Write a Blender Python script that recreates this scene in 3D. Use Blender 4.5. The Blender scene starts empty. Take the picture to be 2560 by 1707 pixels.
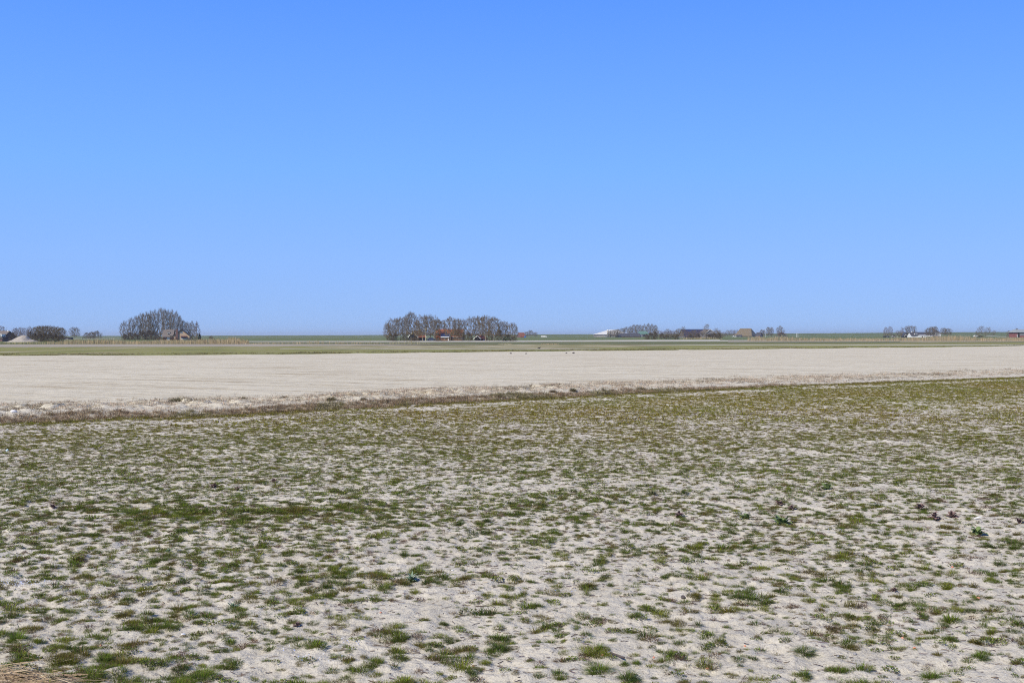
import bpy, math, random
import numpy as np
from mathutils import Vector, Matrix

C = bpy.context.scene.collection
SC = bpy.context.scene
RNG = np.random.default_rng(7)
random.seed(11)

# ------------------------------------------------------------------ camera, sky, sun, exposure
EYE = 2.3
F = 2702.0                      # focal length in pixels of the 2560 px wide photograph
HX0, HSL = 841.5, 0.0021        # eye-level line: y = HX0 - HSL * x

cam_d = bpy.data.cameras.new('camera')
cam = bpy.data.objects.new('camera', cam_d)
C.objects.link(cam)
cam_d.sensor_width = 36.0
cam_d.lens = F / 2560.0 * 36.0
cam_d.clip_start = 0.1
cam_d.clip_end = 20000.0
cam.location = (0, 0, EYE)
pitch = math.atan((853.5 - (HX0 - HSL * 1280)) / F)
cam.matrix_world = (Matrix.Translation((0, 0, EYE)) @ Matrix.Rotation(math.radians(90) - pitch, 4, 'X')
                    @ Matrix.Rotation(-math.atan(HSL), 4, 'Z'))
SC.camera = cam

SUN_EL = math.radians(43)
SUN_AZ = math.radians(-136)     # compass angle from +Y (view direction), clockwise: sun behind the viewer's left shoulder
sdir = Vector((math.sin(SUN_AZ) * math.cos(SUN_EL), math.cos(SUN_AZ) * math.cos(SUN_EL), math.sin(SUN_EL)))

world = bpy.data.worlds.new('World')
SC.world = world
world.use_nodes = True
wn = world.node_tree
wn.nodes.clear()
w_out = wn.nodes.new('ShaderNodeOutputWorld')
w_bg = wn.nodes.new('ShaderNodeBackground')
sky = wn.nodes.new('ShaderNodeTexSky')
sky.sky_type = 'NISHITA'
sky.sun_disc = False
sky.sun_elevation = SUN_EL
sky.sun_rotation = SUN_AZ
sky.altitude = 0
sky.air_density = 0.5
sky.dust_density = 0.0
sky.ozone_density = 6.0
w_bg.inputs['Strength'].default_value = 0.1
# clear cold spring sky: the Nishita sky blended with the deep blue of the day by height above the horizon
tcw = wn.nodes.new('ShaderNodeTexCoord'); spw = wn.nodes.new('ShaderNodeSeparateXYZ')
wn.links.new(tcw.outputs['Generated'], spw.inputs[0])
rw = wn.nodes.new('ShaderNodeValToRGB')
wn.links.new(spw.outputs['Z'], rw.inputs[0])
el = rw.color_ramp.elements
SKY = [(0.0, (3.3, 5.15, 9.3)), (0.07, (2.95, 5.35, 10.8)), (0.15, (2.2, 5.1, 11.8)), (0.30, (1.2, 3.6, 11.8)), (0.55, (0.42, 1.3, 4.8)), (1.0, (0.28, 0.8, 2.6))]
el[0].position = 0.0; el[0].color = (*SKY[0][1], 1); el[1].position = 1.0; el[1].color = (*SKY[-1][1], 1)
for p_, c_ in SKY[1:-1]:
    e_ = el.new(p_); e_.color = (*c_, 1)
mxw = wn.nodes.new('ShaderNodeMix'); mxw.data_type = 'RGBA'; mxw.inputs[0].default_value = 0.15
wn.links.new(rw.outputs[0], mxw.inputs[6]); wn.links.new(sky.outputs[0], mxw.inputs[7])
wn.links.new(mxw.outputs[2], w_bg.inputs[0])
wn.links.new(w_bg.outputs[0], w_out.inputs[0])

sun_d = bpy.data.lights.new('sun', 'SUN')
sun_d.energy = 5.0
sun_d.angle = math.radians(0.53)
sun_d.color = (1.0, 0.93, 0.80)
sun = bpy.data.objects.new('sun', sun_d)
C.objects.link(sun)
sun.rotation_euler = (-sdir).to_track_quat('-Z', 'Y').to_euler()
sun.location = (-40, -20, 60)

SC.view_settings.view_transform = 'Standard'
SC.view_settings.look = 'None'
SC.view_settings.exposure = 0.0
SC.view_settings.gamma = 1.0
SC.render.engine = 'CYCLES'
SC.cycles.max_bounces = 6
SC.cycles.transparent_max_bounces = 8
SC.cycles.volume_bounces = 0
SC.cycles.filter_width = 1.1
SC.cycles.use_denoising = False

# ------------------------------------------------------------------ helpers: photograph pixel -> place on the flat land
def yh(px): return HX0 - HSL * px
def dist(px, py): return EYE * F / (py - yh(px))
def gx(px, D): return (px - 1280.0) / F * D
def gp(px, py):
    D = dist(px, py)
    return (gx(px, D), D)

# ------------------------------------------------------------------ helpers: tagging
def tag(o, label=None, cat=None, group=None, kind=None):
    if label: o['label'] = label
    if cat: o['category'] = cat
    if group: o['group'] = group
    if kind: o['kind'] = kind
    return o

def empty(name, loc, rz=0.0, s=1.0):
    o = bpy.data.objects.new(name, None)
    C.objects.link(o)
    o.location = loc
    o.rotation_euler = (0, 0, rz)
    o.scale = (s, s, s) if not hasattr(s, '__len__') else s
    return o

def np_mesh(name, V, faces, mat, col=None, smooth=False):
    """V (n,3); faces: (m,3) or (m,4) int array; col (n,3) colour per vertex."""
    me = bpy.data.meshes.new(name)
    V = np.asarray(V, dtype=np.float32)
    faces = np.asarray(faces, dtype=np.int32)
    k = faces.shape[1]
    me.vertices.add(len(V))
    me.vertices.foreach_set('co', V.ravel())
    me.loops.add(faces.size)
    me.loops.foreach_set('vertex_index', faces.ravel())
    me.polygons.add(len(faces))
    me.polygons.foreach_set('loop_start', np.arange(0, faces.size, k, dtype=np.int32))
    me.polygons.foreach_set('loop_total', np.full(len(faces), k, dtype=np.int32))
    if smooth:
        me.polygons.foreach_set('use_smooth', np.ones(len(faces), dtype=bool))
    if col is not None:
        a = me.color_attributes.new('tint', 'FLOAT_COLOR', 'POINT')
        c4 = np.ones((len(V), 4), dtype=np.float32)
        c4[:, :3] = col
        a.data.foreach_set('color', c4.ravel())
    me.materials.append(mat)
    me.update(calc_edges=True)
    return me

def link(name, me, parent=None):
    o = bpy.data.objects.new(name, me)
    C.objects.link(o)
    if parent: o.parent = parent
    return o

class MB:
    """collects boxes / prisms / tubes and links them as one mesh object"""
    def __init__(self): self.v = []; self.f = []
    def add(self, vs, fs):
        n = len(self.v)
        self.v += [tuple(p) for p in vs]
        self.f += [tuple(i + n for i in f) for f in fs]
        return self
    def box(self, x0, x1, y0, y1, z0, z1):
        return self.add([(x0, y0, z0), (x1, y0, z0), (x1, y1, z0), (x0, y1, z0), (x0, y0, z1), (x1, y0, z1), (x1, y1, z1), (x0, y1, z1)],
                        [(0, 3, 2, 1), (4, 5, 6, 7), (0, 1, 5, 4), (1, 2, 6, 5), (2, 3, 7, 6), (3, 0, 4, 7)])
    def slab(self, p, n, t):
        """quad p (4 points) thickened by t along n"""
        q = [Vector(a) + Vector(n) * t for a in p]
        return self.add([*p, *q], [(0, 3, 2, 1), (4, 5, 6, 7), (0, 1, 5, 4), (1, 2, 6, 5), (2, 3, 7, 6), (3, 0, 4, 7)])
    def tube(self, pts, rad, n=8):
        pts = [Vector(p) for p in pts]
        rings = []
        for i, p in enumerate(pts):
            d = (pts[min(i + 1, len(pts) - 1)] - pts[max(i - 1, 0)]).normalized()
            a = d.orthogonal().normalized(); b = d.cross(a)
            r = rad[i] if hasattr(rad, '__len__') else rad
            rings.append([p + (a * math.cos(2 * math.pi * k / n) + b * math.sin(2 * math.pi * k / n)) * r for k in range(n)])
        vs = [q for r in rings for q in r]
        fs = []
        for i in range(len(pts) - 1):
            for k in range(n):
                fs.append((i * n + k, i * n + (k + 1) % n, (i + 1) * n + (k + 1) % n, (i + 1) * n + k))
        fs.append(tuple(range(n - 1, -1, -1))); fs.append(tuple((len(pts) - 1) * n + k for k in range(n)))
        return self.add(vs, fs)
    def mesh(self, name, mat, smooth=False):
        me = bpy.data.meshes.new(name)
        me.from_pydata(self.v, [], self.f)
        me.materials.append(mat)
        if smooth:
            for p in me.polygons: p.use_smooth = True
        me.update()
        return me
    def build(self, name, mat, parent=None, smooth=False):
        return link(name, self.mesh(name, mat, smooth), parent)

# ------------------------------------------------------------------ noise
_perm = np.random.default_rng(3).permutation(4096).astype(np.int64)
_val = np.random.default_rng(4).random(4096) * 2 - 1
def vn(x, y, seed=0):
    """value noise, -1..1"""
    x = np.asarray(x, dtype=np.float64); y = np.asarray(y, dtype=np.float64)
    xi = np.floor(x).astype(np.int64); yi = np.floor(y).astype(np.int64)
    fx = x - xi; fy = y - yi
    fx = fx * fx * fx * (fx * (fx * 6 - 15) + 10); fy = fy * fy * fy * (fy * (fy * 6 - 15) + 10)
    def h(a, b): return _val[_perm[(_perm[(a + seed * 131) & 4095] + b) & 4095]]
    a = h(xi, yi); b = h(xi + 1, yi); c = h(xi, yi + 1); d = h(xi + 1, yi + 1)
    return (a * (1 - fx) + b * fx) * (1 - fy) + (c * (1 - fx) + d * fx) * fy
def fbm(x, y, seed=0, o=3):
    s = 0; a = 1; t = 0
    for i in range(o):
        s = s + a * vn(x * 2 ** i + 17.3 * i, y * 2 ** i - 9.1 * i, seed + i); t += a; a *= 0.5
    return s / t
def sstep(a, b, x):
    t = np.clip((x - a) / (b - a), 0, 1); return t * t * (3 - 2 * t)

# ------------------------------------------------------------------ materials
def nt(name):
    m = bpy.data.materials.new(name); m.use_nodes = True
    n = m.node_tree.nodes; n.clear()
    out = n.new('ShaderNodeOutputMaterial'); b = n.new('ShaderNodeBsdfPrincipled')
    m.node_tree.links.new(b.outputs[0], out.inputs[0])
    b.inputs['Roughness'].default_value = 0.9
    b.inputs['Specular IOR Level'].default_value = 0.2
    return m, m.node_tree.nodes, m.node_tree.links, b, out

def ramp(n, stops):
    r = n.new('ShaderNodeValToRGB')
    e = r.color_ramp.elements
    e[0].position = stops[0][0]; e[0].color = (*stops[0][1], 1)
    e[1].position = stops[-1][0]; e[1].color = (*stops[-1][1], 1)
    for p, c in stops[1:-1]:
        k = e.new(p); k.color = (*c, 1)
    return r

def noisemat(name, stops, scale=(1, 1, 1), nscale=1.0, rough=0.9, spec=0.2, bump=0.0, rot=0.0, detail=4, obj=False, bscale=8.0):
    m, n, l, b, out = nt(name)
    tc = n.new('ShaderNodeTexCoord'); mp = n.new('ShaderNodeMapping')
    if obj: l.new(tc.outputs['Object'], mp.inputs[0])
    else:
        g = n.new('ShaderNodeNewGeometry'); l.new(g.outputs['Position'], mp.inputs[0])
    mp.inputs['Scale'].default_value = scale
    mp.inputs['Rotation'].default_value = (0, 0, rot)
    no = n.new('ShaderNodeTexNoise'); no.inputs['Scale'].default_value = nscale; no.inputs['Detail'].default_value = detail
    no.inputs['Roughness'].default_value = 0.6
    l.new(mp.outputs[0], no.inputs['Vector'])
    r = ramp(n, stops)
    l.new(no.outputs['Fac'], r.inputs[0]); l.new(r.outputs[0], b.inputs['Base Color'])
    b.inputs['Roughness'].default_value = rough; b.inputs['Specular IOR Level'].default_value = spec * (0.3 if 'twig' in name or 'bark' in name else 1)
    if bump:
        n2 = n.new('ShaderNodeTexNoise'); n2.inputs['Scale'].default_value = bscale; n2.inputs['Detail'].default_value = 3
        l.new(mp.outputs[0], n2.inputs['Vector'])
        bp = n.new('ShaderNodeBump'); bp.inputs['Strength'].default_value = 1.0; bp.inputs['Distance'].default_value = bump
        l.new(n2.outputs['Fac'], bp.inputs['Height']); l.new(bp.outputs[0], b.inputs['Normal'])
    return m

def leafmat(name, transl=0.35):
    """plant matter: kind colour stored per tuft in 'tint'"""
    m, n, l, b, out = nt(name)
    a = n.new('ShaderNodeVertexColor'); a.layer_name = 'tint'
    l.new(a.outputs[0], b.inputs['Base Color'])
    b.inputs['Roughness'].default_value = 0.8; b.inputs['Specular IOR Level'].default_value = 0.06
    t = n.new('ShaderNodeBsdfTranslucent'); mx = n.new('ShaderNodeMixShader'); mx.inputs[0].default_value = transl
    l.new(a.outputs[0], t.inputs[0]); l.new(b.outputs[0], mx.inputs[1]); l.new(t.outputs[0], mx.inputs[2]); l.new(mx.outputs[0], out.inputs[0])
    return m

M = {}
M['leaf'] = leafmat('living_leaves')
M['dry'] = leafmat('dry_grass', 0.2)

def sand_material():
    m, n, l, b, out = nt('blown_sand')
    g = n.new('ShaderNodeNewGeometry')
    def tex(scale, detail=4, sc=(1, 1, 1), rot=0, rough=0.6):
        m0 = n.new('ShaderNodeMapping'); m0.inputs['Rotation'].default_value = (0, 0, rot)
        l.new(g.outputs['Position'], m0.inputs[0])
        mp = n.new('ShaderNodeMapping'); mp.inputs['Scale'].default_value = sc
        l.new(m0.outputs[0], mp.inputs[0])
        t = n.new('ShaderNodeTexNoise'); t.inputs['Scale'].default_value = scale; t.inputs['Detail'].default_value = detail
        t.inputs['Roughness'].default_value = rough
        l.new(mp.outputs[0], t.inputs['Vector'])
        return t.outputs['Fac']
    r1 = ramp(n, [(0.3, (0.58, 0.53, 0.415)), (0.5, (0.655, 0.60, 0.475)), (0.72, (0.70, 0.65, 0.52))])
    l.new(tex(1.3, 6), r1.inputs[0])
    at0 = n.new('ShaderNodeVertexColor'); at0.layer_name = 'tint'; sp0 = n.new('ShaderNodeSeparateColor'); l.new(at0.outputs[0], sp0.inputs[0])
    r1b = ramp(n, [(0.3, (0.50, 0.46, 0.375)), (0.5, (0.595, 0.55, 0.455)), (0.72, (0.655, 0.61, 0.515))])
    l.new(r1.inputs[0].links[0].from_socket, r1b.inputs[0])
    mf = n.new('ShaderNodeMix'); mf.data_type = 'RGBA'; l.new(sp0.outputs[0], mf.inputs[0]); l.new(r1b.outputs[0], mf.inputs[6]); l.new(r1.outputs[0], mf.inputs[7])
    # speckle of small dark grains, shell grit and plant crumbs
    r2 = ramp(n, [(0.32, (0.30, 0.27, 0.26)), (0.43, (0.88, 0.87, 0.86)), (0.6, (1, 1, 1))])
    l.new(tex(38, 3, rough=0.7), r2.inputs[0])
    mu = n.new('ShaderNodeMix'); mu.data_type = 'RGBA'; mu.blend_type = 'MULTIPLY'; mu.inputs[0].default_value = 0.75
    l.new(mf.outputs[2], mu.inputs[6]); l.new(r2.outputs[0], mu.inputs[7])
    # drill lines of the sown field behind the bank: darker streaks along the direction of the rows
    r3 = ramp(n, [(0.35, (0.66, 0.61, 0.53)), (0.5, (0.96, 0.96, 0.95)), (0.7, (1.0, 1.0, 1.0))])
    l.new(tex(1.0, 7, (0.09, 1.1, 1), math.radians(27), 0.72), r3.inputs[0])
    mu2 = n.new('ShaderNodeMix'); mu2.data_type = 'RGBA'; mu2.blend_type = 'MULTIPLY'
    at = n.new('ShaderNodeVertexColor'); at.layer_name = 'tint'
    sp = n.new('ShaderNodeSeparateColor'); l.new(at.outputs[0], sp.inputs[0])
    l.new(sp.outputs[0], mu2.inputs[0])
    l.new(mu.outputs[2], mu2.inputs[6]); l.new(r3.outputs[0], mu2.inputs[7])
    l.new(mu2.outputs[2], b.inputs['Base Color'])
    b.inputs['Roughness'].default_value = 0.95; b.inputs['Specular IOR Level'].default_value = 0.15
    bp = n.new('ShaderNodeBump'); bp.inputs['Distance'].default_value = 0.02; bp.inputs['Strength'].default_value = 1.0
    l.new(tex(34, 6, rough=0.65), bp.inputs['Height']); l.new(bp.outputs[0], b.inputs['Normal'])
    return m
M['sand'] = sand_material()

# ------------------------------------------------------------------ shape of the near land
BK = [gp(0, 1066), gp(640, 1039), gp(1280, 1004), gp(1920, 970.5), gp(2560, 945)]
_bx = np.array([p[0] for p in BK]); _by = np.array([p[1] for p in BK])
_sl0 = (_by[1] - _by[0]) / (_bx[1] - _bx[0]); _sl1 = (_by[-1] - _by[-2]) / (_bx[-1] - _bx[-2])
_bx = np.concatenate([[_bx[0] - 60], _bx, [_bx[-1] + 300]]); _by = np.concatenate([[_by[0] - 60 * _sl0], _by, [_by[-1] + 300 * _sl1]])
def bank_y(x): return np.interp(x, _bx, _by)
def bank_s(x, y): return (y - bank_y(x)) / 1.24 + 0.25 * vn(x * 0.35, y * 0.1, 40) + 0.1 * vn(x * 1.3, y * 0.3, 41)

def height(x, y):
    x = np.asarray(x, float); y = np.asarray(y, float)
    s = bank_s(x, y)
    near = 1 - sstep(-1.0, 6.0, s)
    soft = np.clip(1 - (y - 40) / 90, 0.12, 1)
    n1 = fbm(x / 1.7, y / 1.7, 1, 2); n2 = vn(x / 0.55, y / 0.55, 5); n3 = vn(x / 0.24, y / 0.24, 6)
    r = 1 - np.abs(vn(x / 0.30 + 0.6 * n2, y / 0.22, 8)) * 2
    n4 = vn(x / 0.11, y / 0.10, 9); n5 = vn(x / 0.055, y / 0.05, 10)
    h = 0.012 * n1 + 0.006 * n2 + 0.008 * n3 + 0.011 * r + 0.011 * n4 + 0.008 * n5
    h = h * (0.35 + 0.65 * near) * soft
    # dry-grass bank, higher on the left
    right = 1 - 0.72 * sstep(-4, 26, x)
    bank = sstep(-0.2, 1.1, s) * (1 - 0.8 * sstep(1.4, 6.5, s))
    h = h + 0.15 * right * bank * (1 + 0.35 * vn(x * 0.6, y * 0.6, 44))
    # hummocks of blown sand behind it
    hz = np.exp(-((s - 4.2) / 3.2) ** 2) * right
    h = h + hz * (0.13 * np.maximum(0, vn(x / 1.5, y / 2.2, 50)) + 0.10 * np.maximum(0, vn(x / 0.5, y / 0.7, 51)) + 0.05 * vn(x / 0.17, y / 0.22, 52))
    # drilled rows on the bare field
    a = math.radians(-27)
    v = -x * math.sin(a) + y * math.cos(a)
    fld = sstep(6, 10, s)
    h = h + fld * (0.02 * vn(v * 0.9, (x * math.cos(a)) * 0.04, 60) + 0.012 * vn(x / 0.6, y / 0.6, 61)) * np.clip(1.2 - y / 160, 0.1, 1)
    return h + 0.05

def at_near(px, py):
    """point of the uneven near land seen at (px, py), and metres per photograph pixel there"""
    z = 0.05
    for _ in range(12):
        D = (EYE - z) * F / (py - yh(px)); z = 0.5 * z + 0.5 * float(height(gx(px, D), D))
    return (gx(px, D), D), D / F

EDGE = [gp(0, 889), gp(600, 887), gp(1260, 879), gp(1640, 875), gp(2000, 871), gp(2400, 866.7), gp(2560, 864)]
_eu = np.array([p[0] / p[1] for p in EDGE]); _ed = np.array([p[1] for p in EDGE])
_eu = np.concatenate([[-1.2, -0.62], _eu, [0.6, 1.2]]); _ed = np.concatenate([[118, 124], _ed, [290, 330]])
def edge_D(u): return np.interp(u, _eu, _ed)

def make_sand():
    u = np.concatenate([np.linspace(-1.15, -0.54, 60, endpoint=False), np.linspace(-0.54, 0.54, 900), np.linspace(0.54, 1.15, 61)[1:]])
    nr = 1250
    t = np.linspace(0, 1, nr)
    Df = edge_D(u)
    # finer rows near
    D = 5.0 * (Df[None, :] / 5.0) ** (t[:, None] ** 1.08)
    X = u[None, :] * D
    Dn = D + (t[:, None] > 0.999) * 0
    Z = height(X, Dn)
    # ragged far edge sinks below the neighbouring field
    Z -= sstep(0.985, 1.0, t)[:, None] * 0.10 * (1 + 0.8 * vn(X * 0.3, Dn * 0.1, 77))
    V = np.stack([X, Dn, Z], -1).reshape(-1, 3)
    nc = len(u)
    i = np.arange(nr - 1)[:, None] * nc + np.arange(nc - 1)[None, :]
    Fq = np.stack([i, i + 1, i + nc + 1, i + nc], -1).reshape(-1, 4)
    col = np.zeros((len(V), 3)); s = bank_s(V[:, 0], V[:, 1])
    col[:, 0] = sstep(0, 4, s)
    me = np_mesh('sand_field', V, Fq, M['sand'], col, smooth=True)
    o = link('sand_field', me)
    tag(o, kind='structure')
make_sand()

# ------------------------------------------------------------------ the land beyond, as sheets
M['meadow'] = noisemat('meadow_grass', [(0.3, (0.105, 0.13, 0.04)), (0.55, (0.13, 0.155, 0.048)), (0.75, (0.17, 0.175, 0.06))], (0.02, 0.006, 1), 1.0, bump=0.03)
M['field_green'] = noisemat('young_crop', [(0.34, (0.17, 0.165, 0.05)), (0.50, (0.235, 0.23, 0.065)), (0.62, (0.27, 0.235, 0.11)), (0.76, (0.42, 0.38, 0.28))], (0.10, 0.035, 1), 1.0, detail=7, bump=0.03, rot=0.15)
M['dark_green'] = noisemat('dark_pasture', [(0.3, (0.115, 0.12, 0.045)), (0.6, (0.145, 0.15, 0.055)), (0.8, (0.19, 0.18, 0.075))], (0.06, 0.01, 1), 1.0)
M['lilac'] = noisemat('dry_grey_soil', [(0.3, (0.31, 0.27, 0.21)), (0.6, (0.37, 0.325, 0.25)), (0.8, (0.42, 0.375, 0.29))], (0.08, 0.02, 1), 1.0, detail=6)
M['pale'] = noisemat('pale_sand_strip', [(0.3, (0.38, 0.35, 0.28)), (0.6, (0.50, 0.47, 0.40)), (0.8, (0.56, 0.53, 0.47))], (0.12, 0.02, 1), 1.0)
M['mixed'] = noisemat('sparse_grass_on_sand', [(0.33, (0.20, 0.185, 0.07)), (0.52, (0.30, 0.265, 0.14)), (0.70, (0.44, 0.38, 0.27))], (0.12, 0.03, 1), 1.0, detail=7)
M['soil'] = noisemat('bare_soil', [(0.3, (0.36, 0.33, 0.29)), (0.7, (0.5, 0.47, 0.42))], (0.5, 0.5, 1), 1.0)

def sheet(name, near, far, z, mat, seg=60):
    """a field lying on the land between two edge lines given as (px, py) in the photograph"""
    nx = np.array([p[0] for p in near], float); fx = np.array([p[0] for p in far], float)
    ny = [p[1] for p in near]; fy = [p[1] for p in far]
    x0 = max(nx[0], fx[0]); x1 = min(nx[-1], fx[-1])
    xs = np.linspace(x0, x1, seg)
    vs = []
    for x in xs:
        vs.append((*gp(x, np.interp(x, nx, ny)), z)); vs.append((*gp(x, np.interp(x, fx, fy)), z))
    fs = [(2 * i, 2 * i + 2, 2 * i + 3, 2 * i + 1) for i in range(seg - 1)]
    me = bpy.data.meshes.new(name); me.from_pydata(vs, [], fs); me.materials.append(mat); me.update()
    o = link(name, me); tag(o, kind='structure'); return o

g = MB(); g.add([(-8400, -200, 0), (8400, -200, 0), (8400, 8400, 0), (-8400, 8400, 0)], [(0, 1, 2, 3)])
tag(g.build('ground', M['meadow']), kind='structure')
# bare soil round and behind the viewer
g = MB(); g.add([(-150, -60, 0.004), (150, -60, 0.004), (150, 60, 0.004), (-150, 60, 0.004)], [(0, 1, 2, 3)])
tag(g.build('field_margin', M['soil']), kind='structure')
L, R = -1400, 4000
sheet('crop_field', [(L, 897), (0, 893), (600, 891), (1260, 883), (1640, 878.5), (2000, 874), (2400, 869.5), (2560, 867), (R, 852)],
      [(L, 867), (0, 867), (560, 866), (980, 862.6), (1260, 861), (1640, 861), (2560, 853.5), (R, 842)], 0.02, M['field_green'], 120)
sheet('sparse_field', [(760, 868.2), (900, 872.6), (1100, 873.6), (1330, 874.5), (1560, 868), (1720, 863)], [(760, 868), (900, 863.6), (1100, 861.8), (1330, 861.3), (1560, 862), (1720, 862.9)], 0.03, M['mixed'])
sheet('bare_strip', [(1500, 862.2), (1600, 862.9), (2560, 863.4), (3200, 861)], [(1500, 862.1), (1600, 861.8), (2560, 861.6), (3200, 859.6)], 0.03, M['pale'])
sheet('stony_strip', [(2250, 856.2), (2560, 854.6), (3400, 850)], [(2250, 854.8), (2560, 853.0), (3400, 849)], 0.04, M['mixed'])
sheet('sand_strip', [(700, 873.6), (1500, 873.2)], [(700, 872.9), (1500, 872.5)], 0.04, M['pale'])
sheet('grey_field', [(L, 869), (0, 868), (560, 866.6), (1190, 862.3), (1260, 862)], [(L, 861.6), (0, 861), (620, 860), (940, 860.6), (1260, 861.3)], 0.03, M['lilac'])
sheet('dark_pasture', [(560, 861.0), (1260, 861.7), (1640, 861), (2560, 856.2), (R, 846)], [(560, 855.0), (1260, 855.2), (1640, 855.0), (2560, 852.2), (R, 843)], 0.024, M['dark_green'])
sheet('pale_field', [(500, 854.6), (1000, 855.2), (1260, 854.8), (1640, 854.0), (1915, 853.0)], [(500, 853.0), (1000, 852.2), (1260, 851.3), (1640, 849.7), (1915, 849.2)], 0.028, M['pale'])
sheet('green_strip', [(1800, 851.2), (1916, 850.9)], [(1800, 849.8), (1916, 849.9)], 0.034, M['dark_green'])
sheet('dusty_strip', [(1820, 854.8), (2560, 853.4), (3400, 850)], [(1820, 851.4), (2560, 851.0), (3400, 848)], 0.03, M['lilac'])

# the dike along the horizon
def make_dike():
    pts = [(-2600, 3600, 4.0), (0, 2900, 3.9), (600, 2850, 3.9), (1000, 2750, 4.6), (1400, 2700, 5.2), (1950, 2500, 5.8), (2400, 2300, 7.4), (2700, 2200, 7.8), (4200, 1900, 8.0)]
    vs = []
    pp = []
    for i in range(len(pts) - 1):
        for t in np.linspace(0, 1, 40, endpoint=False):
            pp.append([a + (b - a) * t for a, b in zip(pts[i], pts[i + 1])])
    pp.append(list(pts[-1]))
    for k, (px, D, z) in enumerate(pp):
        z = z + 0.18 * float(vn(k * 0.13, 0.5, 90)) + 0.06 * float(vn(k * 0.7, 0.5, 91))
        ux = (px - 1280) / F
        for dd, zz in ((-4.2 * z, -0.2), (-3.2 * z, z * 0.30), (-1.5 * z, z * 0.72), (-1.5, z), (1.5, z), (4 * z, -0.2)):
            vs.append((ux * (D + dd), D + dd, zz))
    n = 6; fs = []
    for i in range(len(pp) - 1):
        for k in range(n - 1):
            fs.append((i * n + k, (i + 1) * n + k, (i + 1) * n + k + 1, i * n + k + 1))
    me = bpy.data.meshes.new('dike'); me.from_pydata(vs, [], fs)
    M['dike'] = noisemat('dike_grass', [(0.3, (0.075, 0.10, 0.04)), (0.6, (0.10, 0.13, 0.05)), (0.8, (0.14, 0.15, 0.07))], (0.03, 0.02, 0.2), 1.0)
    me.materials.append(M['dike']); me.update()
    tag(link('dike', me), kind='structure')
make_dike()

# ------------------------------------------------------------------ small plants: prototypes
def blades(rng, n, rad, ln, wd, lean, seg=2, curl=0.5, up=1.0):
    """n grass blades rooted within rad; returns V (n*k,3), F, t(per vertex 0 root..1 tip), id per vertex"""
    a = rng.random(n) * 2 * np.pi; rr = rad * np.sqrt(rng.random(n))
    bx = np.cos(a) * rr; by = np.sin(a) * rr
    a2 = a + rng.normal(0, 0.8, n)
    le = ln * (0.5 + 0.8 * rng.random(n))
    tilt = np.clip((0.25 + rr / max(rad, 1e-6) * 0.75) * lean * (0.6 + 0.8 * rng.random(n)), 0, 1.45)
    dx = np.cos(a2); dy = np.sin(a2)
    px = -dy; py = dx
    w = wd * (0.7 + 0.6 * rng.random(n))
    V = []; T = []
    ks = [0.0, 0.55, 1.0] if seg == 2 else [0.0, 1.0]
    for k in ks:
        tt = tilt * (1 + curl * k)
        hx = np.sin(np.clip(tt, 0, 1.6)) * le * k; hz = np.cos(np.clip(tt, 0, 1.5)) * le * k * up
        cx = bx + dx * hx; cy = by + dy * hx; cz = hz
        ww = w * (1 - 0.25 * k) / 2
        if k == 1.0:
            V.append(np.stack([cx, cy, cz], -1)); T.append(np.full(n, 1.0))
        else:
            V.append(np.stack([cx - px * ww, cy - py * ww, cz - 0.004 * (k == 0)], -1)); V.append(np.stack([cx + px * ww, cy + py * ww, cz - 0.004 * (k == 0)], -1))
            T += [np.full(n, k)] * 2
    m = len(V)
    VV = np.stack(V, 1).reshape(-1, 3); TT = np.stack(T, 1).reshape(-1)
    i = np.arange(n)[:, None] * m
    if seg == 2:
        Fq = np.concatenate([i + [0, 1, 3], i + [0, 3, 2], i + [2, 3, 4]])
    else:
        Fq = i + np.array([0, 1, 2])
    return VV, Fq.astype(np.int64), TT, np.repeat(np.arange(n), m)

def leaves(rng, n, rad, hgt, size, asp=0.6):
    a = rng.random(n) * 2 * np.pi; rr = rad * np.sqrt(rng.random(n))
    c = np.stack([np.cos(a) * rr, np.sin(a) * rr, hgt * rng.random(n) * (1 - 0.6 * (rr / rad) ** 2) + 0.004], -1)
    b = a + rng.normal(0, 1.0, n)
    el = rng.normal(0.3, 0.35, n)
    s = size * (0.5 + rng.random(n))
    d = np.stack([np.cos(b) * np.cos(el), np.sin(b) * np.cos(el), np.sin(el)], -1) * s[:, None]
    q = np.stack([-np.sin(b), np.cos(b), rng.normal(0, 0.25, n)], -1) * (s * asp / 2)[:, None]
    V = np.stack([c - d * 0.45, c + q, c + d * 0.55, c - q], 1).reshape(-1, 3)
    i = np.arange(n)[:, None] * 4
    Fq = np.concatenate([i + [0, 1, 2], i + [0, 2, 3]])
    return V, Fq.astype(np.int64), np.tile([0, .6, 1, .6], n), np.repeat(np.arange(n), 4)

def cat(parts):
    V = []; Fa = []; T = []; I = []; n = 0; k = 0
    for v, f, t, i in parts:
        V.append(v); Fa.append(f + n); T.append(t); I.append(i + k); n += len(v); k += int(i.max()) + 1
    return np.concatenate(V), np.concatenate(Fa), np.concatenate(T), np.concatenate(I)

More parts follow.
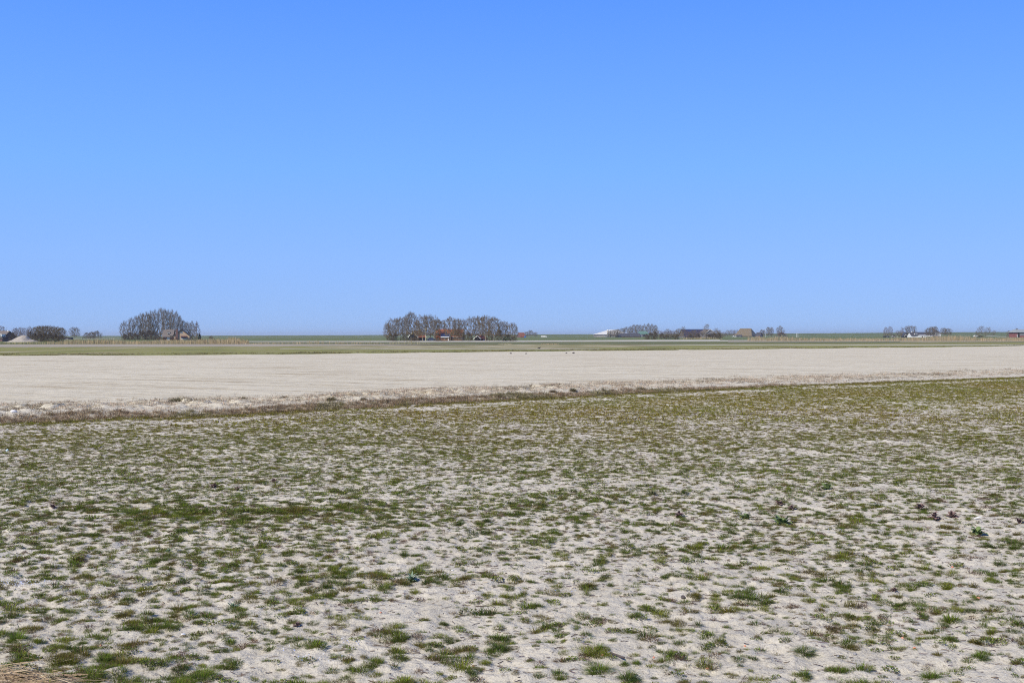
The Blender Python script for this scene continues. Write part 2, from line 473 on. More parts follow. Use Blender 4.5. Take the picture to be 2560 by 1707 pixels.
def proto(kind, lod, rng):
    f = [1.0, 0.5, 0.2][lod]; w = [1.1, 1.8, 3.2][lod]; seg = 2 if lod == 0 else 1
    if kind == 0:    # grass tuft
        return blades(rng, int(170 * f), 0.055, 0.060, 0.0026 * w, 1.05, seg)
    if kind == 1:    # fine cushion of moss and young grass
        return blades(rng, int(320 * f), 0.075, 0.030, 0.0024 * w, 0.75, 1, 0.3)
    if kind == 2:    # herb with small round leaves
        return cat([leaves(rng, int(95 * f), 0.075, 0.030, 0.016 * w ** .6), blades(rng, int(40 * f), 0.06, 0.035, 0.0024 * w, 0.9, 1)])
    if kind == 3:    # withered brown tuft
        return cat([blades(rng, int(90 * f), 0.05, 0.045, 0.0022 * w, 1.2, seg, 0.7), leaves(rng, int(25 * f), 0.06, 0.03, 0.011 * w ** .6)])
    if kind == 4:    # open, few long blades
        return blades(rng, int(55 * f), 0.035, 0.085, 0.0030 * w, 1.15, seg)
    if kind == 5:    # tall dry grass clump of the bank
        return blades(rng, int(90 * f) + 6, 0.12, 0.20, 0.0045 * w, 0.75, seg, 0.6)
    if kind == 6:    # matted sandy dry grass
        return blades(rng, int(90 * f) + 6, 0.14, 0.12, 0.005 * w, 1.15, seg, 0.5)

def scatter(kind, lod, P, S, A, COL, nproto=5, tipmix=None, dead=0.18, deadcol=(0.17, 0.12, 0.075), zs=None):
    """place copies of prototype plants; returns V, F, colours"""
    rng = np.random.default_rng(1000 + kind * 10 + lod)
    outV = []; outF = []; outC = []; n0 = 0
    which = rng.integers(0, nproto, len(P))
    for j in range(nproto):
        m = which == j
        if not m.any(): continue
        V, Fa, T, I = proto(kind, lod, rng)
        p = P[m]; s = S[m]; a = A[m]; c = COL[m]
        ca = np.cos(a)[:, None]; sa = np.sin(a)[:, None]
        ex = 1 + 0.22 * rng.normal(0, 1, len(p)).clip(-1, 1)[:, None]     # patches are rarely round
        vx = V[None, :, 0] * ex; vy = V[None, :, 1] / ex
        X = (vx * ca - vy * sa) * s[:, None] + p[:, 0:1]
        Y = (vx * sa + vy * ca) * s[:, None] + p[:, 1:2]
        zz = s if zs is None else zs[m]
        Z = V[None, :, 2] * zz[:, None] + p[:, 2:3]
        outV.append(np.stack([X, Y, Z], -1).reshape(-1, 3))
        nb = int(I.max()) + 1
        bl = rng.random((len(p), nb))                         # variation from blade to blade
        isd = rng.random((len(p), nb)) < dead
        bc = c[:, None, :] * (0.72 + 0.6 * bl[:, :, None])
        bc[..., 0] *= (0.9 + 0.35 * rng.random((len(p), nb)))
        bc[isd] = np.array(deadcol) * (0.5 + rng.random((isd.sum(), 1)))
        outC.append(bc[:, I, :].reshape(-1, 3))
        idx = np.arange(len(p))[:, None, None] * len(V) + Fa[None]
        outF.append(idx.reshape(-1, 3) + n0); n0 += len(V) * len(p)
    return np.concatenate(outV), np.concatenate(outF), np.concatenate(outC)

def merge(parts):
    V = []; Fa = []; Cc = []; n = 0
    for v, f, c in parts:
        V.append(v); Fa.append(f + n); Cc.append(c); n += len(v)
    return np.concatenate(V), np.concatenate(Fa), np.concatenate(Cc)

GREENS = np.array([(0.125, 0.19, 0.02), (0.10, 0.165, 0.018), (0.185, 0.235, 0.025), (0.072, 0.125, 0.02), (0.15, 0.145, 0.028)])
BROWNS = np.array([(0.17, 0.115, 0.07), (0.13, 0.085, 0.065), (0.20, 0.16, 0.085)])

def fan_points(rng, dens, d0, d1, umax=0.60):
    """random points, dens per m2, in the fan the viewer overlooks"""
    area = umax * (d1 ** 2 - d0 ** 2)
    n = int(area * dens)
    D = np.sqrt(d0 ** 2 + rng.random(n) * (d1 ** 2 - d0 ** 2)); u = (rng.random(n) * 2 - 1) * umax
    return u * D, D

def band_w(x, y):
    """belts of taller, closer grass: an old furrow at the left and a patch in the middle"""
    return (np.exp(-((y - 14.2 - 0.05 * x + 0.35 * vn(x * 0.6, 0 * x, 88)) / 0.5) ** 2) * sstep(-6.2, -5.0, x) * sstep(0.6, -2.2, x)
            + 0.7 * np.exp(-((y - 9.9 + 0.12 * x) / 0.3) ** 2) * np.exp(-((x + 1.0) / 0.8) ** 2) + 0.6 * np.exp(-((y - 7.35) / 0.3) ** 2) * sstep(0.2, -0.5, x) * (vn(x * 1.3, y * 0, 89) > -0.1))

def cover(x, y):
    """how much of the sand the vegetation takes, 0..1"""
    s = bank_s(x, y)
    n = 0.5 + 0.5 * fbm(x / 0.62, y / 0.75, 20, 3)
    big = 0.5 + 0.5 * fbm(x / 6.0, y / 4.0, 25, 2)
    base = 0.76 + 0.34 * (big - 0.5) + 0.30 * vn(x * 0.10, y * 1.25, 37) + 0.25 * sstep(9, 20, y) - 0.16 * sstep(-1, 3, x) * sstep(13, 9, y)
    dense = sstep(-1.8, 1.2, y - (28.3 + 0.65 * np.maximum(x, 0) + 0.1 * np.minimum(x, 0)))
    base = base - 0.12 * sstep(24, 27, y) + 0.6 * dense
    base = base + 0.26 * sstep(-0.02, -0.38, x / np.maximum(y, 1)) * sstep(28, 10, y)
    base = base - 0.95 * sstep(-2.9, -2.1, s) * sstep(-0.6, -1.1, s)              # bare track along it
    band = np.exp(-((y - 14.3 - 0.05 * x) / 0.65) ** 2) * sstep(-7.2, -5.4, x) * sstep(3.2, -0.5, x)
    base = base + 0.30 * band + 0.7 * band_w(x, y)
    base = base + 0.30 * np.exp(-(((x + 3.1) / 0.9) ** 2 + ((y - 7.6) / 0.8) ** 2))
    return np.clip(base + (n - 0.5) * 1.7, 0, 1)

def make_cover():
    parts = []
    for lod, (d0, d1, cell) in enumerate([(5.8, 15.0, 0.100), (15.0, 27.0, 0.095), (27.0, 62.0, 0.10)]):
        rng = np.random.default_rng(50 + lod)
        # clumps on a jittered grid, a few plants in each
        gxs = np.arange(-0.56 * d1, 0.56 * d1, cell); gys = np.arange(d0 * 0.86, d1, cell)
        cx, cy = [q.ravel() for q in np.meshgrid(gxs, gys)]
        cx = cx + rng.normal(0, 0.42, len(cx)) * cell; cy = cy + rng.normal(0, 0.42, len(cy)) * cell
        D = cy; ok = (np.abs(cx / cy) < 0.56) & (D >= d0) & (D < d1); cx, cy = cx[ok], cy[ok]
        s = bank_s(cx, cy)
        ok = (rng.random(len(cx)) < cover(cx, cy) * (1.0 if lod else 0.92)) & (s < -0.25); cx, cy = cx[ok], cy[ok]
        size = 0.22 + 1.05 * rng.random(len(cx)) ** 2.6 + 0.4 * np.maximum(0, cover(cx, cy) - 0.8) + 0.85 * band_w(cx, cy) * rng.random(len(cx))
        cnt = 1 + (size * (3.0 if lod < 2 else 1.2) * rng.random(len(cx))).astype(int)
        idx = np.repeat(np.arange(len(cx)), cnt)
        first = np.concatenate([[True], idx[1:] != idx[:-1]])
        sp = 0.055 * size[idx] * (~first)
        x = cx[idx] + rng.normal(0, 1, len(idx)) * sp; y = cy[idx] + rng.normal(0, 1, len(idx)) * sp
        s = bank_s(x, y); n = len(x)
        ckr = rng.random(len(cx)); cgr = rng.integers(0, len(GREENS), len(cx)); csz = size
        z = height(x, y)
        P = np.stack([x, y, z], -1)
        mo = fbm(x / 3.0, y / 3.0, 30, 2) + rng.normal(0, 0.35, n)
        kr = np.where(rng.random(n) < 0.7, ckr[idx], rng.random(n))
        kind = np.where(kr < 0.36, 1, np.where(kr < 0.62, 0, np.where(kr < 0.78, 2, np.where(kr < 0.92, 3, 4))))
        kind = np.where((mo > 0.55) & (kind < 2), 2, kind)
        g = cgr[idx]
        col = GREENS[g].copy()
        col[kind == 2] = np.array((0.17, 0.23, 0.05)) * (0.6 + 0.6 * rng.random((int((kind == 2).sum()), 1)))
        col[kind == 3] = BROWNS[rng.integers(0, 3, int((kind == 3).sum()))]
        # towards the bank the growth is thinner, older and browner: olive
        far = sstep(14, 32, y)[:, None]
        col = col * (1 - far) + (col * 0.35 + np.array((0.235, 0.21, 0.025)) * 0.75) * far
        tone = (0.5 + 0.5 * fbm(x / 2.6, y / 4.5, 91, 2))[:, None]      # rusty and greener patches of the older growth
        col = col * (1 + far * (np.array((0.12, -0.05, 0.0)) * (tone - 0.45) * 2))
        S = (0.55 + 0.45 * rng.random(n)) * (0.33 + 0.62 * csz[idx]) * [1.0, 1.08, 1.4][lod]
        A = rng.random(n) * 6.283
        for k in range(5):
            m = kind == k
            if m.any():
                parts.append(scatter(k, lod, P[m], S[m], A[m], col[m], zs=S[m] * (1.15 if lod < 2 else 1.15), dead=0.25))
    V, Fa, Cc = merge(parts)
    o = link('field_grass', np_mesh('field_grass', V, Fa, M['leaf'], Cc))
    tag(o, 'low green and olive tufts of grass, moss and herbs growing through the sand', 'grass', kind='stuff')
    print('cover tris', len(Fa))
make_cover()

def make_bank_grass():
    rng = np.random.default_rng(81)
    parts = []
    # thick purplish brown dry grass on the face of the bank
    x = rng.random(60000) * 100 - 34; s0 = rng.random(60000) * 2.2 - 0.6
    y = bank_y(x) + s0 * 1.24
    s = bank_s(x, y); u = x / y
    wid = 0.72 - 0.5 * sstep(-3, 14, x) + 0.3 * vn(x * 0.5, x * 0, 47)
    k = (np.abs(u) < 0.6) & (s > -0.15) & (s < wid) & (rng.random(len(x)) < np.where(x < 12, 0.62, 0.3))
    x, y = x[k], y[k]; n = len(x); P = np.stack([x, y, height(x, y)], -1)
    base = np.array([(0.33, 0.255, 0.155), (0.27, 0.205, 0.135), (0.40, 0.32, 0.20), (0.19, 0.18, 0.07)])[np.where(vn(x * 0.9, y * 0.7, 48) > 0.5, 3, rng.choice(4, n, p=[.4, .3, .2, .1]))]
    S = (0.34 + 0.45 * rng.random(n)) * (1 - 0.5 * sstep(0, 20, x))
    parts.append(scatter(5, 2, P, S, rng.random(n) * 6.28, base, dead=0.3, deadcol=(0.30, 0.25, 0.18)))
    # greener foot
    x = rng.random(15000) * 100 - 34; y = bank_y(x) + (rng.random(15000) * 1.1 - 0.9) * 1.24
    s = bank_s(x, y); k = (np.abs(x / y) < 0.6) & (s > -0.7) & (s < 0.15) & (rng.random(len(x)) < 0.55 + 0.5 * vn(x * 0.4, y * 0.3, 66))
    x, y = x[k], y[k]; n = len(x); P = np.stack([x, y, height(x, y)], -1)
    parts.append(scatter(0, 2, P, 0.9 + 0.7 * rng.random(n), rng.random(n) * 6.28, np.array([(0.17, 0.17, 0.04)]) * (0.7 + 0.6 * rng.random((n, 1))), dead=0.3))
    V, Fa, Cc = merge(parts)
    tag(link('bank_grass', np_mesh('bank_grass', V, Fa, M['dry'], Cc)), 'matted brown dry grass along the low bank between the two fields', 'grass', kind='stuff')
    # sandy dead grass on the hummocks behind
    x = rng.random(60000) * 95 - 34; s0 = rng.random(60000) * 9.5 + 0.4; y = bank_y(x) + s0 * 1.24
    s = bank_s(x, y); u = x / y; w = np.exp(-((s - 3.8) / 3.0) ** 2) * (1 - 0.7 * sstep(0, 30, x))
    nz = vn(x / 1.5, y / 2.2, 50)
    k = (np.abs(u) < 0.6) & (s > 0.5) & (rng.random(len(x)) < w * (0.5 + 0.9 * np.maximum(0, nz)))
    x, y = x[k], y[k]; n = len(x); P = np.stack([x, y, height(x, y)], -1)
    gr = (vn(x / 2.1, y / 2.5, 70) > 0.35)[:, None]
    base = np.where(gr, np.array([(0.22, 0.185, 0.12)]), np.array([(0.46, 0.395, 0.29)])) * (0.7 + 0.6 * rng.random((n, 1)))
    parts = [scatter(6, 2, P, 0.45 + 0.75 * rng.random(n), rng.random(n) * 6.28, base, dead=0.35, deadcol=(0.42, 0.37, 0.29))]
    V, Fa, Cc = merge(parts)
    tag(link('hummock_grass', np_mesh('hummock_grass', V, Fa, M['dry'], Cc)), 'pale dead grass on the blown sand hummocks behind the bank', 'grass', kind='stuff')
make_bank_grass()

def make_litter():
    rng = np.random.default_rng(5)
    x, y = fan_points(rng, 120, 6.0, 32.0, 0.56)
    k = (rng.random(len(x)) < 0.55 + 0.45 * vn(x / 1.2, y / 1.2, 15)) & (bank_s(x, y) < -0.5)
    x, y = x[k], y[k]; n = len(x)
    a = rng.normal(0, 0.6, n); ln = (0.015 + 0.055 * rng.random(n) ** 2) * (1 + y / 40); wd = (0.0013 + 0.002 * rng.random(n)) * (1 + y / 18)
    z = height(x, y) + 0.004
    dx = np.cos(a) * ln / 2; dy = np.sin(a) * ln / 2; px = -np.sin(a) * wd / 2; py = np.cos(a) * wd / 2
    b = rng.normal(0, 0.006, n); up = 0.003 * rng.random(n)
    V = np.stack([np.stack([x - dx - px, y - dy - py, z], -1), np.stack([x - dx + px, y - dy + py, z + wd], -1),
                  np.stack([x - px + py * b, y - py + b, z + up], -1), np.stack([x + px, y + py + b, z + up + wd], -1),
                  np.stack([x + dx - px, y + dy - py, z + up * .3], -1), np.stack([x + dx + px, y + dy + py, z + up * .3 + wd], -1)], 1).reshape(-1, 3)
    i = np.arange(n)[:, None] * 6
    Fq = np.concatenate([i + [0, 2, 3, 1], i + [2, 4, 5, 3]])
    cc = np.array([(0.13, 0.10, 0.08), (0.08, 0.06, 0.055), (0.22, 0.17, 0.12), (0.16, 0.12, 0.13), (0.42, 0.36, 0.26)])[rng.choice(5, n, p=[.32, .25, .2, .15, .08])]
    o = link('plant_litter', np_mesh('plant_litter', V, Fq, M['dry'], np.repeat(cc, 6, 0)))
    tag(o, 'thin dark dead stalks and crumbs of old crop lying on the sand', 'litter', kind='stuff')
make_litter()

# straw in the near left corner
def make_straw():
    rng = np.random.default_rng(9)
    n = 3800
    x = rng.normal(-3.42, 0.36, n); y = rng.normal(6.84, 0.14, n) - 0.26 * (x + 3.3)
    z = height(x, y) + 0.05 * rng.random(n) ** 1.6 * np.exp(-((x + 3.4) / 0.6) ** 2)
    a = rng.normal(-0.12, 0.33, n); ln = 0.08 + 0.20 * rng.random(n); wd = 0.003 + 0.002 * rng.random(n); el = rng.normal(0, 0.12, n)
    d = np.stack([np.cos(a) * np.cos(el), np.sin(a) * np.cos(el), np.sin(el)], -1) * (ln / 2)[:, None]
    q = np.stack([-np.sin(a), np.cos(a), rng.normal(0, .5, n)], -1) * (wd / 2)[:, None]
    c = np.stack([x, y, z + 0.008], -1)
    V = np.stack([c - d - q, c + d - q, c + d + q, c - d + q], 1).reshape(-1, 3)
    i = np.arange(n)[:, None] * 4
    cc = np.array([(0.50, 0.38, 0.24), (0.38, 0.28, 0.18), (0.62, 0.50, 0.34), (0.24, 0.17, 0.12)])[rng.choice(4, n, p=[.4, .3, .18, .12])]
    o = link('straw', np_mesh('straw', V, i + np.array([0, 1, 2, 3]), M['dry'], np.repeat(cc, 4, 0)))
    tag(o, 'golden straw strewn in the near left corner of the field', 'straw', kind='stuff')
make_straw()

# ------------------------------------------------------------------ reeds
def reeds(name, label, px0, px1, pyb, hgt, dens, depth, cols, w=0.05, seed=1, gap=0.0):
    rng = np.random.default_rng(seed)
    D0 = dist((px0 + px1) / 2, pyb)
    x0 = gx(px0, dist(px0, pyb)); x1 = gx(px1, dist(px1, pyb))
    n = int(abs(x1 - x0) * dens)
    t = rng.random(n)
    px = px0 + (px1 - px0) * t
    D = EYE * F / (pyb - yh(px)) + rng.random(n) * depth
    x = (px - 1280) / F * D
    k = rng.random(n) > gap * (1 + 1.2 * vn(x / 2.0, x * 0, seed + 5)) if gap else np.ones(n, bool)
    x, D = x[k], D[k]; n = len(x)
    h = hgt * (0.55 + 0.35 * rng.random(n) + 0.28 * (0.5 + 0.5 * vn(x / 3.0, D / 9.0, seed))) * (0.85 + 0.3 * (vn(x / 9.0, D * 0, seed + 2) * 0.5 + 0.5))
    e0 = np.abs(x - x0) / abs(x1 - x0); ed = np.minimum(e0, 1 - e0) * abs(x1 - x0)
    h = h * (0.35 + 0.65 * sstep(0, 5, ed)) * (1 + 0.28 * vn(x / 0.8, D / 3.0, seed + 9)) * (0.8 + 0.35 * sstep(-0.5, 0.5, vn(x / 14.0, D * 0, seed + 11)))
    a = rng.random(n) * 3.14; lean = rng.normal(0.04, 0.07, n) * h
    q = np.stack([np.cos(a), np.sin(a), 0 * a], -1) * (w / 2)
    b = np.stack([x, D, 0 * x], -1); m = b + np.stack([lean * .5, 0 * a, h * 0.8], -1); tp = b + np.stack([lean, 0 * a, h], -1)
    V = np.stack([b - q * .6, b + q * .6, m + q, tp, m - q], 1).reshape(-1, 3)
    i = np.arange(n)[:, None] * 5
    Fa = np.concatenate([i + [0, 1, 2], i + [0, 2, 4], i + [4, 2, 3]])
    cc = np.array(cols)[rng.integers(0, len(cols), n)] * (0.75 + 0.45 * rng.random((n, 1)))
    tag(link(name, np_mesh(name, V, Fa, M['dry'], np.repeat(cc, 5, 0))), label, 'reeds', kind='stuff')
GOLD = [(0.50, 0.385, 0.22), (0.42, 0.33, 0.20), (0.56, 0.45, 0.28), (0.34, 0.28, 0.15)]
reeds('reed_bed', 'golden reeds in the ditch before the brick house and the left grove', 118, 618, 860.6, 1.45, 90, 14, GOLD, seed=3)
reeds('reed_bed', 'short yellow-green reeds in the ditch before the sand heap at the left edge', -700, 128, 860.6, 0.72, 90, 14, [(0.40, 0.36, 0.18), (0.30, 0.30, 0.14), (0.46, 0.38, 0.2)], seed=23)
reeds('reed_bed', 'taller clump of golden reeds at the right end of the left reed bed', 590, 622, 860.2, 1.9, 160, 10, GOLD, seed=4)
reeds('sparse_reeds', 'thin straw-coloured reeds standing in the dark ditch left of the grove farm', 618, 960, 861.0, 0.95, 30, 10, GOLD, seed=5, gap=0.35)
reeds('sparse_reeds', 'thin pale reeds in the ditch before the red barn', 950, 1075, 861.0, 0.75, 30, 10, [(0.42, 0.36, 0.22), (0.36, 0.33, 0.2)], seed=15, gap=0.3)
reeds('reed_clump', 'small reed clump in the ditch at the right end of the grove', 1246, 1282, 861.3, 0.85, 90, 6, [(0.50, 0.42, 0.26), (0.36, 0.34, 0.2)], seed=6, gap=0.25)
reeds('reed_clump', 'small straw-coloured reed clump right of the grove farm', 1352, 1396, 861.6, 0.85, 90, 6, GOLD, seed=7)
reeds('reed_bed', 'long golden reed bed across the right side of the polder', 1868, 3300, 853.2, 1.50, 70, 22, [(0.48, 0.36, 0.21), (0.40, 0.31, 0.19), (0.50, 0.40, 0.27), (0.33, 0.27, 0.16)], seed=8)
reeds('reed_edge', 'pale grass edge of the far ditch left of the brick house', 178, 310, 847.8, 1.0, 12, 60, [(0.6, 0.54, 0.42)], w=0.12, seed=9)
reeds('bush_reeds', 'straw-coloured reeds at the foot of the dark bushes', 1700, 1806, 848.0, 1.2, 30, 20, GOLD, w=0.08, seed=10, gap=0.3)
# rough grass on the seam between sand field and crop field
def seam():
    rng = np.random.default_rng(21)
    n = 9000
    u = rng.random(n) * 1.2 - 0.6; D = edge_D(u) + 1.0 + rng.random(n) ** 2 * 16 - 1.5 * vn(u * 60, u * 0, 12)
    x = u * D
    k = vn(x / 4, D / 6, 13) + rng.normal(0, .4, n) > -0.1
    x, D = x[k], D[k]; n = len(x)
    P = np.stack([x, D, np.full(n, 0.02)], -1)
    col = np.array([(0.13, 0.12, 0.05), (0.17, 0.14, 0.08), (0.10, 0.10, 0.045)])[rng.integers(0, 3, n)]
    V, Fa, Cc = scatter(6, 2, P, 0.8 + 0.8 * rng.random(n), rng.random(n) * 6.28, col)
    tag(link('seam_grass', np_mesh('seam_grass', V, Fa, M['dry'], Cc)), 'rough olive grass along the far edge of the bare sand field', 'grass', kind='stuff')
seam()

# ------------------------------------------------------------------ trees
M['bark'] = noisemat('bark', [(0.3, (0.18, 0.155, 0.11)), (0.7, (0.32, 0.28, 0.20))], (1, 1, 0.3), 3.0, obj=True)
M['twig'] = noisemat('twigs', [(0.3, (0.12, 0.092, 0.056)), (0.7, (0.205, 0.16, 0.10))], (1, 1, 1), 0.6, obj=True)
M['twig_red'] = noisemat('reddish_twigs', [(0.3, (0.12, 0.075, 0.05)), (0.7, (0.19, 0.125, 0.085))], (1, 1, 1), 0.6, obj=True)
M['twig_dark'] = noisemat('dark_twigs', [(0.3, (0.085, 0.068, 0.05)), (0.7, (0.15, 0.12, 0.085))], (1, 1, 1), 0.6, obj=True)
M['needle'] = noisemat('dark_needles', [(0.3, (0.02, 0.035, 0.02)), (0.7, (0.05, 0.07, 0.035))], (1, 1, 1), 3, obj=True)

def grow(seed, shape, w=0.7, base=0.25, ntar=300, twigs=9, tl=0.075, tw=0.0034, lean=0.0, trunk=0.7):
    """a leafless tree 1 unit high and w wide; returns (trunk mesh arrays, crown mesh arrays)"""
    rng = np.random.default_rng(seed)
    def env(z):
        t = np.clip((z - base) / (1 - base), 0, 1)
        if shape == 'round': return w / 2 * np.clip(1 - np.abs(2 * (t - 0.46) / 1.12) ** 4, 0, 1) ** 0.45
        if shape == 'fan': return w / 2 * (0.35 + 0.65 * np.sqrt(t)) * np.sqrt(np.clip(1 - t ** 3.2, 0, 1))
        if shape == 'cone': return w / 2 * (1 - t) ** 0.75 + 0.015
        if shape == 'bush': return w / 2 * np.sqrt(np.clip(1 - t ** 2.2, 0, 1))
    tg = []
    ph = rng.random(4) * 6.28
    while len(tg) < ntar:
        z = base + (1 - base) * rng.random(); a = rng.random() * 6.283
        lob = 1 + 0.16 * math.sin(3 * a + ph[0] + 5 * z) + 0.10 * math.sin(5 * a + ph[1] - 9 * z)
        r = float(env(z)) * lob * rng.random() ** (0.42 if shape != 'cone' else 0.6)
        zz = z * (1 + 0.05 * math.sin(2 * a + ph[2]))
        tg.append((r * math.cos(a), r * math.sin(a), zz))
    tg = np.array(tg)
    N = [(0, 0, 0)]; par = [-1]
    if shape == 'bush':
        for k in range(7):
            a = k * 0.9 + rng.random(); N.append((0.05 * w * math.cos(a), 0.05 * w * math.sin(a), 0.08)); par.append(0)
    else:
        top = trunk if shape == 'cone' else base + (trunk - base) * 0.55
        k = 0; nseg = 8 if shape != 'cone' else 16; cx = cy = 0.0
        for i in range(1, nseg + 1):
            cx += rng.normal(0, 0.006); cy += rng.normal(0, 0.006)
            N.append((cx, cy, top * i / nseg)); par.append(len(N) - 2)
    order = np.argsort(np.linalg.norm(tg - np.array([0, 0, base]), axis=1))
    ends = []
    for t in tg[order]:
        A = np.array(N); d = t - A
        ds = np.linalg.norm(d, axis=1); hor = np.hypot(d[:, 0], d[:, 1])
        slope = {'cone': -0.1, 'fan': 1.6, 'round': 0.55, 'bush': 0.8}[shape]
        cost = ds + 1.6 * np.maximum(0, A[:, 2] + slope * hor - t[2])
        if shape != 'bush': cost += 10 * (A[:, 2] < base * 0.8)
        j = int(np.argmin(cost)); L = ds[j]
        m = max(1, int(L / 0.055)); p = j; P0 = A[j]
        for i in range(1, m + 1):
            f = i / m
            q = P0 + (t - P0) * f
            q = q + np.array([0, 0, -0.10 * L * math.sin(math.pi * f)]) + rng.normal(0, 0.006, 3) * (f < 1)
            N.append(tuple(q)); par.append(p); p = len(N) - 1
        ends.append(p)
    A = np.array(N); A[:, 0] += lean * A[:, 2] ** 1.6
    par = np.array(par); cnt = np.zeros(len(A)); cnt[ends] = 1
    for i in range(len(A) - 1, 0, -1): cnt[par[i]] += cnt[i]
    rad = 0.0016 * np.maximum(cnt, 1) ** 0.47
    rad[:2] *= 1.15
    if shape == 'bush': rad[:8] = 0.014
    def prisms(idx):
        a = A[par[idx]]; b = A[idx]; d = b - a; d /= np.linalg.norm(d, axis=1, keepdims=True) + 1e-9
        ref = np.where(np.abs(d[:, 2:3]) > 0.9, np.array([[1., 0, 0]]), np.array([[0, 0, 1.]]))
        u = np.cross(d, ref); u /= np.linalg.norm(u, axis=1, keepdims=True) + 1e-9; v = np.cross(d, u)
        Vs = []
        n = 4
        ra = np.minimum(rad[par[idx]], rad[idx] * 1.25)
        for (c, r) in ((a, ra), (b, rad[idx])):
            for k in range(n):
                an = 2 * math.pi * k / n
                Vs.append(c + (u * math.cos(an) + v * math.sin(an)) * r[:, None])
        V = np.stack(Vs, 1).reshape(-1, 3); i = np.arange(len(idx))[:, None] * 8
        Fq = np.concatenate([i + [k, (k + 1) % 4, 4 + (k + 1) % 4, 4 + k] for k in range(4)])
        return V, Fq
    allidx = np.arange(1, len(A))
    big = rad[allidx] > 0.0045
    tv, tf = prisms(allidx[big]) if big.any() else prisms(allidx[:5])
    cv, cf = prisms(allidx[~big])
    if shape == 'bush':
        cv, cf = prisms(allidx)
        st = MB(); st.tube([(0, 0, -0.02), (0, 0, 0.10)], [0.05, 0.02], 6)
        tv = np.array(st.v); tf = np.array([q for q in st.f if len(q) == 4])
    # twigs, as slim quads
    E = A[ends]; E = np.repeat(E, twigs, 0); n = len(E)
    E = E + rng.normal(0, 0.012, (n, 3))
    cen = np.array([lean * 0.4, 0, base + 0.35 * (1 - base)])
    out = E - cen; out /= np.linalg.norm(out, axis=1, keepdims=True) + 1e-9
    d = out * 0.8 + rng.normal(0, 0.6, (n, 3)) + np.array([0, 0, {'fan': 0.9, 'round': 0.35, 'cone': -0.2, 'bush': 0.7}[shape]])
    d /= np.linalg.norm(d, axis=1, keepdims=True)
    ln = tl * (0.4 + 0.9 * rng.random(n))
    u = np.cross(d, rng.normal(0, 1, (n, 3))); u /= np.linalg.norm(u, axis=1, keepdims=True) + 1e-9
    q = u * (tw / 2)
    T = E + d * ln[:, None]
    tq = np.stack([E - q, E + q, T + q * 0.5, T - q * 0.5], 1).reshape(-1, 3)
    i = np.arange(n)[:, None] * 4 + len(cv)
    cv = np.concatenate([cv, tq]); cf = np.concatenate([cf, i + np.array([0, 1, 2, 3])])
    return (tv, tf), (cv, cf)

PROTO = {}
def tree_proto(key, tmat, cmat, n, **kw):
    PROTO[key] = []
    for i in range(n):
        (tv, tf), (cv, cf) = grow(hash(key) % 97 * 0 + sum(map(ord, key)) * 7 + i * 13, **kw)
        PROTO[key].append((np_mesh('trunk', tv, tf, M[tmat]), np_mesh('crown', cv, cf, M[cmat])))
tree_proto('round', 'bark', 'twig', 5, shape='round', w=0.82, base=0.24, ntar=440, twigs=13)
tree_proto('fan', 'bark', 'twig', 5, shape='fan', w=0.5, base=0.16, ntar=330, twigs=6, tl=0.075)
tree_proto('red', 'bark', 'twig_red', 3, shape='round', w=0.95, base=0.18, ntar=330, twigs=12)
tree_proto('wind', 'bark', 'twig', 3, shape='round', w=0.8, base=0.22, ntar=260, twigs=10, lean=0.3)
tree_proto('larch', 'bark', 'twig_red', 2, shape='cone', w=0.48, base=0.12, ntar=260, twigs=8, tl=0.05, trunk=0.97)
tree_proto('bush', 'twig_dark', 'twig_dark', 4, shape='bush', w=1.3, base=0.04, ntar=300, twigs=14, tl=0.16, tw=0.006)
tree_proto('brush', 'twig_red', 'twig_red', 3, shape='bush', w=1.2, base=0.04, ntar=260, twigs=13, tl=0.15, tw=0.005)
tree_proto('sage', 'bark', 'twig', 3, shape='bush', w=1.1, base=0.04, ntar=260, twigs=12, tl=0.15, tw=0.005)
def conifer():
    rng = np.random.default_rng(3); n = 2600
    z = rng.random(n) ** 1.15; r = 0.17 * (1 - z) ** 0.8 * np.sqrt(rng.random(n)) + 0.01; a = rng.random(n) * 6.283
    c = np.stack([r * np.cos(a), r * np.sin(a), 0.03 + 0.95 * z], -1)
    d = np.stack([np.cos(a), np.sin(a), -0.3 + 0 * a], -1) * 0.035 + rng.normal(0, .012, (n, 3)); q = rng.normal(0, 0.010, (n, 3))
    V = np.stack([c - q, c + q, c + d], 1).reshape(-1, 3)
    t = MB(); t.tube([(0, 0, 0), (0, 0, 0.5), (0, 0, 0.95)], [0.025, 0.015, 0.003], 6)
    return [(t.mesh('trunk', M['bark']), np_mesh('crown', V, np.arange(3 * n).reshape(-1, 3), M['needle']))]
PROTO['conifer'] = conifer()

